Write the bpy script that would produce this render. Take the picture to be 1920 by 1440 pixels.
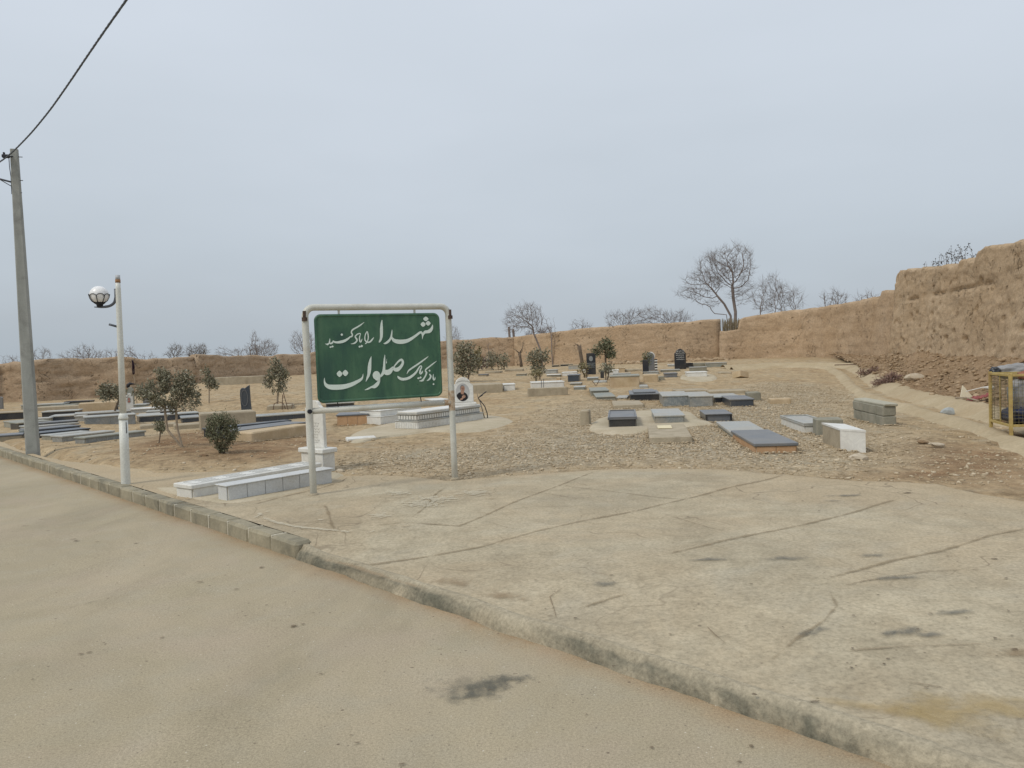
import bpy, bmesh, math, random
import numpy as np
from mathutils import Vector, Matrix, noise
R = math.radians
random.seed(7); rng = np.random.default_rng(11)
for o in list(bpy.data.objects): bpy.data.objects.remove(o)
sc = bpy.context.scene
COL = sc.collection

# ------------------------------------------------------------------ camera
F = 1442.0; PITCH = R(2.2); ROLL = R(2.18); EYE = 1.6
CR, SR, CP, SP = math.cos(ROLL), math.sin(ROLL), math.cos(PITCH), math.sin(PITCH)
cd = bpy.data.cameras.new('camera'); cam = bpy.data.objects.new('camera', cd); COL.objects.link(cam)
cd.sensor_width = 36; cd.lens = F/1920*36; cd.clip_end = 5000; cd.clip_start = 0.05
Rv = Vector((CR, -SR*SP, -SR*CP)); Uv = Vector((SR, SP*CR, CP*CR)); Fv = Vector((0, CP, -SP))
M = Matrix(((Rv.x, Uv.x, -Fv.x, 0), (Rv.y, Uv.y, -Fv.y, 0), (Rv.z, Uv.z, -Fv.z, EYE), (0, 0, 0, 1)))
cam.matrix_world = M
sc.camera = cam
sc.view_settings.view_transform = 'Standard'; sc.view_settings.look = 'None'
sc.view_settings.exposure = 0.0; sc.view_settings.gamma = 1.0

# ------------------------------------------------------------------ world (overcast) and sun
SUN_EL, SUN_AZ = R(48), R(-128)      # azimuth measured from +Y towards +X: behind the camera, left
w = bpy.data.worlds.new('World'); sc.world = w; w.use_nodes = True
nt = w.node_tree; nt.nodes.clear(); L = nt.links.new
out = nt.nodes.new('ShaderNodeOutputWorld')
sky = nt.nodes.new('ShaderNodeTexSky'); sky.sky_type = 'NISHITA'; sky.sun_disc = False
sky.sun_elevation = SUN_EL; sky.sun_rotation = SUN_AZ; sky.dust_density = 3.0
b1 = nt.nodes.new('ShaderNodeBackground'); b1.inputs[1].default_value = 0.004; L(sky.outputs[0], b1.inputs[0])
tc = nt.nodes.new('ShaderNodeTexCoord'); sx = nt.nodes.new('ShaderNodeSeparateXYZ'); L(tc.outputs['Generated'], sx.inputs[0])
nz = nt.nodes.new('ShaderNodeTexNoise'); nz.inputs['Scale'].default_value = 1.6; nz.inputs['Detail'].default_value = 4
mp = nt.nodes.new('ShaderNodeMapping'); mp.inputs['Scale'].default_value = (1, 1, 3.2); L(tc.outputs['Generated'], mp.inputs[0]); L(mp.outputs[0], nz.inputs[0])
ma = nt.nodes.new('ShaderNodeMath'); ma.operation = 'MULTIPLY_ADD'; ma.inputs[1].default_value = 0.34; L(nz.outputs[0], ma.inputs[0]); L(sx.outputs[2], ma.inputs[2])
ms = nt.nodes.new('ShaderNodeMath'); ms.operation = 'SUBTRACT'; ms.inputs[1].default_value = 0.17; L(ma.outputs[0], ms.inputs[0])
cr = nt.nodes.new('ShaderNodeValToRGB'); L(ms.outputs[0], cr.inputs[0])
el = cr.color_ramp.elements
el[0].position = 0.0; el[0].color = (0.42, 0.475, 0.525, 1)
el[1].position = 1.0; el[1].color = (0.80, 0.84, 0.90, 1)
for p, c in ((0.05, (0.45, 0.50, 0.55)), (0.16, (0.515, 0.575, 0.635)), (0.32, (0.59, 0.65, 0.72)), (0.48, (0.645, 0.705, 0.785))):
    e = el.new(p); e.color = (*c, 1)
b2 = nt.nodes.new('ShaderNodeBackground'); b2.inputs[1].default_value = 1.0; L(cr.outputs[0], b2.inputs[0])
ad = nt.nodes.new('ShaderNodeAddShader'); L(b1.outputs[0], ad.inputs[0]); L(b2.outputs[0], ad.inputs[1]); L(ad.outputs[0], out.inputs[0])
sl = bpy.data.lights.new('sun', 'SUN'); sl.energy = 1.5; sl.angle = R(11); sl.color = (1, 0.93, 0.80)
so = bpy.data.objects.new('sun', sl); COL.objects.link(so)
sdir = Vector((math.sin(SUN_AZ)*math.cos(SUN_EL), math.cos(SUN_AZ)*math.cos(SUN_EL), math.sin(SUN_EL)))
so.rotation_euler = sdir.to_track_quat('Z', 'Y').to_euler(); so.location = sdir*50

# ------------------------------------------------------------------ pixel <-> world helpers
def ray(px, py):
    x = (px-960)/F; y = -(py-720)/F
    X = CR*x+SR*y; Y = -SR*x+CR*y
    return Vector((X, CP+SP*Y, CP*Y-SP))
def proj(p):
    d = Vector(p)-Vector((0, 0, EYE)); z = d.dot(Fv)
    return (960+F*d.dot(Rv)/z, 720-F*d.dot(Uv)/z)
def sm(t): t = min(1.0, max(0.0, t)); return t*t*(3-2*t)
P0 = Vector((-1.81, 6.22)); TD = Vector((0.686, -0.728)).normalized(); ND = Vector((-TD.y, TD.x))
def ts(x, y): dx, dy = x-P0.x, y-P0.y; return dx*TD.x+dy*TD.y, dx*ND.x+dy*ND.y
def xy(t, s): return P0.x+TD.x*t+ND.x*s, P0.y+TD.y*t+ND.y*s
MOUNDS = [(-7.2, 15.2, 2.0, .10), (-5.4, 12.8, 1.6, .09), (-8.5, 27, 4.5, .28), (-6, 33, 5, .2), (1.5, 22.5, 1.5, .12), (-11.3, 19.6, 1.2, .16), (3, 30, 3, .12)]
def lot(t, s):
    if t < -0.2: return 0.125
    return 0.125-0.045*sm((t+0.2)/0.4)*(1-sm(s/1.6))
def T(x, y):
    t, s = ts(x, y)
    if s < 0.2: return -0.05
    z = lot(t, s)-0.015
    if y > 0:
        z += .65*sm((y-18)/32)*sm((x/max(y, 1)+.50)/.12)
        for (mx, my, r, h) in MOUNDS:
            d2 = ((x-mx)**2+(y-my)**2)/(r*r)
            if d2 < 6: z += h*math.exp(-d2)
        k = sm((s-3)/3)
        z += k*(0.035*noise.noise((x*.45, y*.45, 0))+0.02*noise.noise((x*1.7, y*1.7, 3)))
    return -0.05+(z+0.05)*sm((s-0.2)/0.5)
def PZ(x, y):   # paved surface
    t, s = ts(x, y)
    return max(T(x, y), lot(t, s)-.015)+0.02+0.006*noise.noise((x*.8, y*.8, 9))
def RZ(x, y): return 0.0
def BZ(x, y):
    t, s = ts(x, y)
    return max(T(x, y), lot(t, s)-.015) if s > .15 else T(x, y)
def G(px, py, f=BZ):
    r = ray(px, py); t = 2.0; p = None
    if r.z >= -1e-4: r = Vector((r.x, r.y, -0.0005))
    while t < 400:
        q = Vector((0, 0, EYE))+r*t
        if q.z < f(q.x, q.y): break
        t *= 1.01
    a, b = t/1.01, t
    for _ in range(20):
        m = (a+b)/2; q = Vector((0, 0, EYE))+r*m
        if q.z < f(q.x, q.y): b = m
        else: a = m
    return Vector((0, 0, EYE))+r*b
def AT(px, py, d):      # point on the pixel's ray at depth y = d
    r = ray(px, py); return Vector((0, 0, EYE))+r*(d/r.y)
def solve(P, ang, fn, lo=0.05, hi=6.0):
    d = Vector((math.cos(ang), math.sin(ang), 0)); f0 = fn(P+d*lo)
    for _ in range(40):
        m = (lo+hi)/2
        if (fn(P+d*m) > 0) == (f0 > 0): lo = m
        else: hi = m
    return (lo+hi)/2

# ------------------------------------------------------------------ materials
MATS = {}
def newmat(name):
    m = bpy.data.materials.new(name); m.use_nodes = True; n = m.node_tree.nodes; b = n['Principled BSDF']
    MATS[name] = m; return m, m.node_tree, b
def N(nt, t, **kw):
    n = nt.nodes.new(t)
    for k, v in kw.items():
        if k.startswith('i_'):
            k = k[2:]; k = int(k) if k.isdigit() else k.replace('_', ' ')
            n.inputs[k].default_value = v
        else: setattr(n, k, v)
    return n
def ramp(nt, src, stops):
    r = nt.nodes.new('ShaderNodeValToRGB'); nt.links.new(src, r.inputs[0]); e = r.color_ramp.elements
    e[0].position = stops[0][0]; e[1].position = stops[-1][0]
    def c4(c): return (c, c, c, 1) if isinstance(c, (int, float)) else (*c, 1)
    e[0].color = c4(stops[0][1]); e[1].color = c4(stops[-1][1])
    for p, c in stops[1:-1]: q = e.new(p); q.color = c4(c)
    return r.outputs[0]
def mixc(nt, fac, a, b, mode='MIX'):
    m = nt.nodes.new('ShaderNodeMix'); m.data_type = 'RGBA'; m.blend_type = mode
    for s, v in ((0, fac), (6, a), (7, b)):
        if hasattr(v, 'links') or hasattr(v, 'is_linked'): nt.links.new(v, m.inputs[s])
        else: m.inputs[s].default_value = v if isinstance(v, float) else (*v, 1)
    return m.outputs[2]
def mth(nt, op, a, b=None, c=None):
    m = nt.nodes.new('ShaderNodeMath'); m.operation = op
    for i, v in enumerate((a, b, c)):
        if v is None: continue
        if hasattr(v, 'is_linked'): nt.links.new(v, m.inputs[i])
        else: m.inputs[i].default_value = v
    return m.outputs[0]
def wpos(nt): return nt.nodes.new('ShaderNodeNewGeometry').outputs['Position']
def nse(nt, co, scale, detail=4, rough=.55, dist=0.0, map=None):
    if map:
        m = N(nt, 'ShaderNodeMapping'); m.inputs['Scale'].default_value = map; nt.links.new(co, m.inputs[0]); co = m.outputs[0]
    n = N(nt, 'ShaderNodeTexNoise'); n.inputs['Scale'].default_value = scale; n.inputs['Detail'].default_value = detail
    n.inputs['Roughness'].default_value = rough; n.inputs['Distortion'].default_value = dist
    nt.links.new(co, n.inputs[0]); return n.outputs[0]
def vor(nt, co, scale, feat='F1', out='Distance', rnd=1.0):
    v = N(nt, 'ShaderNodeTexVoronoi', feature=feat); v.inputs['Scale'].default_value = scale
    if 'Randomness' in v.inputs: v.inputs['Randomness'].default_value = rnd
    nt.links.new(co, v.inputs[0]); return v.outputs[out]
def bump(nt, b, h, strength, dist, prev=None):
    n = N(nt, 'ShaderNodeBump'); n.inputs['Strength'].default_value = strength; n.inputs['Distance'].default_value = dist
    nt.links.new(h, n.inputs['Height'])
    if prev: nt.links.new(prev, n.inputs['Normal'])
    nt.links.new(n.outputs[0], b.inputs['Normal']); return n.outputs[0]
def simple(name, c1, c2, scale=6., rough=.8, bmp=.3, bd=.004, metal=0., spec=.3, stain=None, stain_amt=.5, fine=None, streak=False):
    m, nt, b = newmat(name); P = wpos(nt)
    n1 = nse(nt, P, scale, 6, .6, map=(1, 1, .25) if streak else None)
    col = ramp(nt, n1, [(.3, c1), (.7, c2)])
    if stain:
        n2 = nse(nt, P, scale*.45, 5, .65, 1.0)
        f = mth(nt, 'MULTIPLY', ramp(nt, n2, [(.5, 0.), (.72, 1.)]), stain_amt); col = mixc(nt, f, col, stain)
    n3 = nse(nt, P, fine or scale*14, 3, .6)
    col = mixc(nt, 1.0, col, ramp(nt, n3, [(.25, .86), (.75, 1.12)]), 'MULTIPLY')
    nt.links.new(col, b.inputs['Base Color'])
    b.inputs['Roughness'].default_value = rough; b.inputs['Metallic'].default_value = metal
    b.inputs['Specular IOR Level'].default_value = spec
    if bmp: bump(nt, b, n3, bmp, bd)
    return m

def m_marble(name, base, vein, vs=3., rough=.35, amt=.6, du=.6):
    m, nt, b = newmat(name); P = wpos(nt)
    n = nse(nt, P, vs, 7, .7, 2.2)
    v = ramp(nt, n, [(.40, 0.), (.5, 1.), (.60, 0.)])
    n2 = nse(nt, P, 1.7, 5, .6)
    col = mixc(nt, mth(nt, 'MULTIPLY', v, amt), base, vein)
    dust = ramp(nt, n2, [(.38, 0.), (.72, du)])
    col = mixc(nt, dust, col, (.42, .35, .25))
    nt.links.new(col, b.inputs['Base Color']); b.inputs['Roughness'].default_value = rough
    bump(nt, b, nse(nt, P, 60, 3), .1, .002); return m

white = m_marble('white_marble', (.74, .74, .70), (.52, .52, .51), 3., .45, .4, .35)
greym = m_marble('grey_marble', (.27, .29, .29), (.12, .145, .16), 4., .4, .7)
palem = m_marble('pale_grey_marble', (.39, .40, .375), (.25, .27, .275), 4., .45, .6)
blackg = m_marble('black_granite', (.012, .014, .018), (.035, .04, .05), 9., .30, .5, .10)
navyg = m_marble('blue_grey_granite', (.030, .042, .06), (.06, .075, .09), 8., .30, .5, .14)
darkt = m_marble('dark_grey_stone', (.11, .12, .135), (.16, .17, .18), 6., .4, .5, .25)
greent = m_marble('dusty_green_grey_stone', (.25, .27, .24), (.16, .18, .16), 6., .6, .6)
conc = simple('concrete', (.33, .28, .20), (.44, .38, .28), 4., .93, .6, .006, stain=(.20, .16, .11), stain_amt=.55)
concg = simple('grey_concrete', (.22, .215, .17), (.32, .30, .24), 4., .93, .6, .006, stain=(.13, .12, .09), stain_amt=.4)
beige = simple('travertine', (.42, .32, .19), (.54, .43, .29), 3., .8, .35, .003, stain=(.30, .20, .12), stain_amt=.5)
brick = simple('orange_stone', (.42, .25, .13), (.52, .34, .20), 5., .85, .4, .004)
tilew = simple('white_tile', (.52, .53, .53), (.60, .61, .60), 4., .35, .05, .001, stain=(.42, .38, .30), stain_amt=.45)
poleg = simple('pole_concrete', (.26, .27, .25), (.37, .38, .355), 5., .9, .4, .003, stain=(.18, .18, .17), stain_amt=.6, streak=True)
lampw = simple('white_painted_steel', (.60, .61, .57), (.68, .69, .64), 5., .42, .08, .001, stain=(.40, .34, .24), stain_amt=.25, streak=True, spec=.5)
signw = simple('grey_white_painted_pipe', (.50, .51, .46), (.60, .60, .55), 6., .45, .08, .001, stain=(.36, .28, .18), stain_amt=.35, streak=True, spec=.5)
rust = simple('rust', (.20, .09, .04), (.42, .26, .14), 30., .9, .3, .002)
darkiron = simple('dark_iron', (.02, .022, .028), (.05, .05, .055), 20., .5, .1, .001, metal=.3)
greyiron = simple('grey_iron', (.09, .10, .12), (.14, .15, .17), 20., .5, .1, .001, metal=.4)
yellow = simple('yellow_paint', (.38, .28, .09), (.48, .37, .15), 12., .65, .1, .001, stain=(.28, .17, .08), stain_amt=.8)
bark = simple('bark', (.10, .075, .055), (.20, .155, .115), 18., .95, .6, .006)
barkpale = simple('pale_bark', (.25, .20, .14), (.40, .33, .25), 18., .95, .4, .003)
barkfar = simple('weathered_bark', (.17, .14, .13), (.27, .23, .21), 8., .95, .2, .003)  # paler, greyer bark for the distant trees and posts
rubber = simple('black_cable', (.02, .022, .026), (.045, .05, .06), 40., .6, 0)
cablem = simple('aerial_cable', (.045, .055, .07), (.085, .10, .12), 40., .55, 0)
paintw = simple('white_letters', (.62, .72, .66), (.72, .80, .74), 30., .6, .05, .001)
dirtm = simple('loose_soil', (.20, .13, .075), (.33, .235, .145), 3., 1., .9, .02, fine=30)

def m_glass_globe():
    m, nt, b = newmat('opal_globe'); b.inputs['Base Color'].default_value = (.80, .80, .80, 1); b.inputs['Roughness'].default_value = .25
    b.inputs['Subsurface Weight'].default_value = .25; b.inputs['Subsurface Radius'].default_value = (.05, .05, .05); return m
globe = m_glass_globe()
def m_green():
    m, nt, b = newmat('green_sign_paint'); P = wpos(nt)
    n1 = nse(nt, P, 3.5, 6, .65, .6, (1, 1, .5)); n2 = nse(nt, P, 22, 4, .7); n3 = nse(nt, P, 9, 3, .6, 0, (1, 1, .12))
    col = ramp(nt, n1, [(.35, (.024, .080, .055)), (.5, (.038, .112, .064)), (.64, (.062, .150, .082))])
    col = mixc(nt, ramp(nt, n2, [(.63, 0.), (.72, .65)]), col, (.012, .045, .032))
    col = mixc(nt, ramp(nt, n3, [(.52, 0.), (.75, .5)]), col, (.09, .17, .10))
    nt.links.new(col, b.inputs['Base Color']); b.inputs['Roughness'].default_value = .42
    bump(nt, b, n2, .12, .003); return m
green = m_green()

def m_ground():
    m, nt, b = newmat('cemetery_ground'); P = wpos(nt)
    at = N(nt, 'ShaderNodeAttribute', attribute_name='zone'); sp = N(nt, 'ShaderNodeSeparateColor'); nt.links.new(at.outputs['Color'], sp.inputs[0])
    n1 = nse(nt, P, .35, 6, .6, .5); n2 = nse(nt, P, 2.2, 6, .65, .4); n3 = nse(nt, P, 16, 5, .7); n4 = nse(nt, P, 55, 3, .7)
    tan = ramp(nt, n2, [(.28, (.30, .205, .115)), (.5, (.40, .295, .175)), (.72, (.51, .40, .26))])
    tan = mixc(nt, ramp(nt, n1, [(.35, 0.), (.7, .7)]), tan, (.46, .37, .24))
    brn = ramp(nt, n2, [(.3, (.18, .11, .06)), (.5, (.27, .175, .10)), (.75, (.39, .28, .17))])
    col = mixc(nt, mth(nt, 'MULTIPLY', sp.outputs[1], ramp(nt, nse(nt, P, .9, 5, .6, .8), [(.3, .35), (.6, 1.)])), tan, brn)
    v = vor(nt, P, 22, 'F1', 'Color'); vs = N(nt, 'ShaderNodeSeparateColor'); nt.links.new(v, vs.inputs[0])
    peb = ramp(nt, vs.outputs[0], [(0., (.28, .225, .15)), (.4, (.40, .33, .225)), (.75, (.49, .42, .31)), (1., (.56, .50, .39))])
    vd = vor(nt, P, 22)
    gf = mth(nt, 'MULTIPLY', sp.outputs[0], ramp(nt, n2, [(.2, .45), (.5, .95)]))
    col = mixc(nt, gf, col, peb)
    col = mixc(nt, 1.0, col, ramp(nt, n3, [(.25, .80), (.75, 1.18)]), 'MULTIPLY')
    nm = nse(nt, P, 5.5, 5, .7, .6, (1, .6, 1)); col = mixc(nt, 1.0, col, ramp(nt, nm, [(.32, .64), (.5, 1.0), (.68, 1.20)]), 'MULTIPLY')
    ng = nse(nt, P, .8, 6, .7, 1.2); col = mixc(nt, mth(nt, 'MULTIPLY', ramp(nt, ng, [(.52, 0.), (.68, .6)]), mth(nt, 'SUBTRACT', 1.0, sp.outputs[1])), col, (.40, .365, .28))
    # scattered dark specks and pale chips of the soil itself
    v2 = vor(nt, P, 9, 'F1', 'Distance'); col = mixc(nt, ramp(nt, v2, [(.05, .7), (.10, 0.)]), col, (.16, .11, .07))
    v3 = vor(nt, nse_off(nt, P, 31.), 12, 'F1', 'Distance'); col = mixc(nt, ramp(nt, v3, [(.05, .8), (.11, 0.)]), col, (.60, .53, .42))
    nt.links.new(col, b.inputs['Base Color']); b.inputs['Roughness'].default_value = 1.0; b.inputs['Specular IOR Level'].default_value = .1
    h = mth(nt, 'ADD', mth(nt, 'MULTIPLY', n3, .5), mth(nt, 'MULTIPLY', n4, .35))
    h = mth(nt, 'ADD', h, mth(nt, 'MULTIPLY', mth(nt, 'MULTIPLY', vd, sp.outputs[0]), -1.2))
    pv = bump(nt, b, n2, .6, .12); bump(nt, b, h, .8, .05, pv); return m
def nse_off(nt, P, o):
    m = N(nt, 'ShaderNodeMapping'); m.inputs['Location'].default_value = (o, o*.7, 0); nt.links.new(P, m.inputs[0]); return m.outputs[0]

def m_road():
    m, nt, b = newmat('dusty_asphalt'); P = wpos(nt)
    n1 = nse(nt, P, .55, 6, .6, .7); n2 = nse(nt, P, 3.2, 6, .6, .3); n3 = nse(nt, P, 80, 4, .75); n4 = nse(nt, P, 190, 2, .6)
    col = ramp(nt, n1, [(.3, (.32, .275, .188)), (.5, (.365, .312, .217)), (.7, (.405, .342, .243))])
    col = mixc(nt, ramp(nt, n2, [(.45, 0.), (.75, .5)]), col, (.36, .325, .25))
    at = N(nt, 'ShaderNodeAttribute', attribute_name='edge')
    ef = mth(nt, 'MULTIPLY', at.outputs['Fac'], ramp(nt, nse(nt, P, 4, 5, .7), [(.25, .2), (.6, 1.)]))
    col = mixc(nt, ef, col, (.33, .225, .13))
    ns_ = nse(nt, P, .8, 6, .7, 1.0, (1, .45, 1)); col = mixc(nt, 1.0, col, ramp(nt, ns_, [(.32, .88), (.5, 1.0), (.7, 1.07)]), 'MULTIPLY')
    nh = nse(nt, nse_off(nt, P, 9.), .9, 4, .6, .5); col = mixc(nt, ramp(nt, nh, [(.5, 0.), (.7, .5)]), col, (.395, .325, .245))
    col = mixc(nt, 1.0, col, ramp(nt, n3, [(.30, .74), (.5, 1.0), (.70, 1.2)]), 'MULTIPLY')
    col = mixc(nt, 1.0, col, ramp(nt, n4, [(.3, .80), (.7, 1.18)]), 'MULTIPLY')
    v = vor(nt, P, 6.5); col = mixc(nt, ramp(nt, v, [(.035, .75), (.06, 0.)]), col, (.12, .09, .065))
    v = vor(nt, nse_off(nt, P, 17.), 17); col = mixc(nt, ramp(nt, v, [(.05, .7), (.10, 0.)]), col, (.14, .115, .09))
    v = vor(nt, nse_off(nt, P, 57.), 14); col = mixc(nt, ramp(nt, v, [(.035, .8), (.07, 0.)]), col, (.62, .58, .48))
    nt.links.new(col, b.inputs['Base Color']); b.inputs['Roughness'].default_value = .92; b.inputs['Specular IOR Level'].default_value = .2
    pv = bump(nt, b, n3, .2, .002); bump(nt, b, n4, .35, .002, pv); return m
def m_pave():
    m, nt, b = newmat('worn_concrete_paving'); P = wpos(nt)
    n1 = nse(nt, P, .42, 6, .62, .9); n2 = nse(nt, P, 2.6, 7, .68, .5); n3 = nse(nt, P, 38, 4, .75); n5 = nse(nt, P, 1.1, 5, .6, 1.5)
    col = ramp(nt, n2, [(.25, (.33, .28, .195)), (.5, (.412, .356, .254)), (.75, (.472, .415, .305))])
    col = mixc(nt, ramp(nt, n1, [(.42, 0.), (.62, .6)]), col, (.405, .32, .21))
    nl = nse(nt, nse_off(nt, P, 4.), .8, 6, .7, .8); col = mixc(nt, 1.0, col, ramp(nt, nl, [(.32, .84), (.5, 1.0), (.68, 1.10)]), 'MULTIPLY')
    col = mixc(nt, ramp(nt, n5, [(.52, 0.), (.72, .28)]), col, (.36, .34, .28))
    n7 = nse(nt, P, 7, 5, .7, .6); col = mixc(nt, 1.0, col, ramp(nt, n7, [(.3, .88), (.5, 1.0), (.72, 1.08)]), 'MULTIPLY')
    at = N(nt, 'ShaderNodeAttribute', attribute_name='dusty')
    col = mixc(nt, mth(nt, 'MULTIPLY', at.outputs['Fac'], ramp(nt, n2, [(.3, .4), (.6, 1.)])), col, (.43, .34, .22))
    col = mixc(nt, 1.0, col, ramp(nt, n3, [(.30, .72), (.5, 1.0), (.70, 1.20)]), 'MULTIPLY')
    v = vor(nt, nse_off(nt, P, 5.), 8); col = mixc(nt, ramp(nt, v, [(.035, .8), (.065, 0.)]), col, (.15, .12, .085))
    # fine map cracking
    wp = N(nt, 'ShaderNodeVectorMath', operation='ADD'); nt.links.new(P, wp.inputs[0])
    wn = N(nt, 'ShaderNodeTexNoise'); wn.inputs['Scale'].default_value = 1.7; nt.links.new(P, wn.inputs[0])
    sc_ = N(nt, 'ShaderNodeVectorMath', operation='SCALE'); sc_.inputs['Scale'].default_value = .9; nt.links.new(wn.outputs['Color'], sc_.inputs[0]); nt.links.new(sc_.outputs[0], wp.inputs[1])
    ck = vor(nt, wp.outputs[0], .75, 'DISTANCE_TO_EDGE'); ckm = mth(nt, 'MULTIPLY', ramp(nt, ck, [(.002, 1.), (.007, 0.)]), ramp(nt, n1, [(.42, 0.), (.6, .8)]))
    col = mixc(nt, ckm, col, (.20, .16, .11))
    nt.links.new(col, b.inputs['Base Color']); b.inputs['Roughness'].default_value = .93; b.inputs['Specular IOR Level'].default_value = .2
    pv = bump(nt, b, n2, .4, .03); bump(nt, b, n3, .5, .006, pv); return m
def m_mud(name, a, c, d, sc_=1.0):
    m, nt, b = newmat(name); P = wpos(nt)
    n1 = nse(nt, P, .35, 6, .6, .6); n2 = nse(nt, P, 2.0*sc_, 7, .7, .6); n3 = nse(nt, P, 11*sc_, 5, .75); n6 = nse(nt, P, 1.2, 5, .65, .3, (1, 1, 3.5))
    col = ramp(nt, n2, [(.27, a), (.5, c), (.75, d)])
    col = mixc(nt, ramp(nt, n1, [(.4, 0.), (.7, .6)]), col, (a[0]*1.12, a[1]*1.08, a[2]))
    col = mixc(nt, ramp(nt, n6, [(.58, 0.), (.75, .4)]), col, (a[0]*.8, a[1]*.8, a[2]*.82))
    col = mixc(nt, 1.0, col, ramp(nt, n3, [(.30, .74), (.70, 1.18)]), 'MULTIPLY')
    nf = nse(nt, P, 38, 4, .75); col = mixc(nt, 1.0, col, ramp(nt, nf, [(.3, .82), (.7, 1.14)]), 'MULTIPLY')
    nb_ = nse(nt, P, .9, 6, .7, .4, (1, 1, 5.)); col = mixc(nt, 1.0, col, ramp(nt, nb_, [(.32, .80), (.5, 1.0), (.7, 1.08)]), 'MULTIPLY')
    # shrinkage cracks
    wp = N(nt, 'ShaderNodeVectorMath', operation='ADD'); nt.links.new(P, wp.inputs[0])
    wn = N(nt, 'ShaderNodeTexNoise'); wn.inputs['Scale'].default_value = 2.2; wn.inputs['Detail'].default_value = 4; nt.links.new(P, wn.inputs[0])
    s_ = N(nt, 'ShaderNodeVectorMath', operation='SCALE'); s_.inputs['Scale'].default_value = 1.9; nt.links.new(wn.outputs['Color'], s_.inputs[0]); nt.links.new(s_.outputs[0], wp.inputs[1])
    ck = vor(nt, wp.outputs[0], .9, 'DISTANCE_TO_EDGE'); ckr = mth(nt, 'MULTIPLY', ramp(nt, ck, [(.002, 1.), (.010, 0.)]), ramp(nt, nse(nt, P, .8, 5, .7), [(.50, 0.), (.60, 1.)]))
    pit = mth(nt, 'MULTIPLY', ramp(nt, vor(nt, nse_off(nt, P, 3.3), 1.6), [(.06, 1.), (.14, 0.)]), ramp(nt, n2, [(.45, 0.), (.6, 1.)]))  # pits coloured dark, standing in for the shade inside the holes
    dk = mth(nt, 'MAXIMUM', ckr, pit)
    col = mixc(nt, mth(nt, 'MULTIPLY', dk, .5), col, (.13, .085, .05))
    nt.links.new(col, b.inputs['Base Color']); b.inputs['Roughness'].default_value = 1.; b.inputs['Specular IOR Level'].default_value = .1
    pv = bump(nt, b, n2, .6, .05); pv = bump(nt, b, n3, .8, .03, pv); bump(nt, b, mth(nt, 'MULTIPLY', dk, -1.), 1., .08, pv); return m
def m_leaf(name, a, b_, c=None):
    m, nt, b = newmat(name)
    g = nt.nodes.new('ShaderNodeNewGeometry'); col = ramp(nt, g.outputs['Random Per Island'], [(0., a), (.75, b_), (1., c or b_)])
    nt.links.new(col, b.inputs['Base Color']); b.inputs['Roughness'].default_value = .6; b.inputs['Specular IOR Level'].default_value = .25
    return m
olive = m_leaf('olive_leaves', (.15, .145, .095), (.26, .25, .175), (.36, .33, .25))
olivedark = m_leaf('dark_olive_leaves', (.09, .10, .055), (.18, .185, .115), (.27, .26, .17))
oliveyel = m_leaf('yellowing_leaves', (.13, .12, .06), (.27, .24, .13), (.38, .32, .17))
drybrush = m_leaf('dry_brush', (.16, .10, .08), (.30, .20, .16), (.36, .27, .20))
stonem = m_leaf('stones', (.33, .26, .17), (.45, .365, .25), (.57, .49, .365))
stonem.node_tree.nodes['Principled BSDF'].inputs['Roughness'].default_value = .95
def m_decal(name, col, amt, scale=8., thr=(.35, .7), aniso=None, K=2.2):
    m, nt, b = newmat(name); P = wpos(nt)
    at = N(nt, 'ShaderNodeAttribute', attribute_name='fade')
    n = nse(nt, P, scale, 5, .7, .3, aniso)
    f = mth(nt, 'ADD', mth(nt, 'MULTIPLY', at.outputs['Fac'], 1.5), mth(nt, 'MULTIPLY_ADD', n, K, -.5*K-.45))
    a = mth(nt, 'MULTIPLY', ramp(nt, f, [(0.0, 0.), (thr[1], 1.)]), amt)
    b.inputs['Base Color'].default_value = (*col, 1); b.inputs['Roughness'].default_value = .95; b.inputs['Specular IOR Level'].default_value = .1
    nt.links.new(a, b.inputs['Alpha']); return m

# ------------------------------------------------------------------ mesh helpers
def link(name, verts, faces, mat, parent=None, smooth=False, loc=None):
    me = bpy.data.meshes.new(name); me.from_pydata([tuple(v) for v in verts], [], faces); me.validate()
    mats = mat if isinstance(mat, (list, tuple)) else [mat]
    for m in mats: me.materials.append(m)
    if smooth: me.polygons.foreach_set('use_smooth', [True]*len(me.polygons))
    o = bpy.data.objects.new(name, me); COL.objects.link(o)
    if parent: o.parent = parent
    if loc is not None: o.location = loc
    return o
def tag(o, label=None, cat=None, group=None, kind=None):
    if label: o['label'] = label
    if cat: o['category'] = cat
    if group: o['group'] = group
    if kind: o['kind'] = kind
    return o
def empty(name, loc, rz=0., label=None, cat=None, group=None):
    o = bpy.data.objects.new(name, None); COL.objects.link(o); o.location = loc; o.rotation_euler = (0, 0, rz)
    o.empty_display_size = .2
    return tag(o, label, cat, group)
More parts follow.
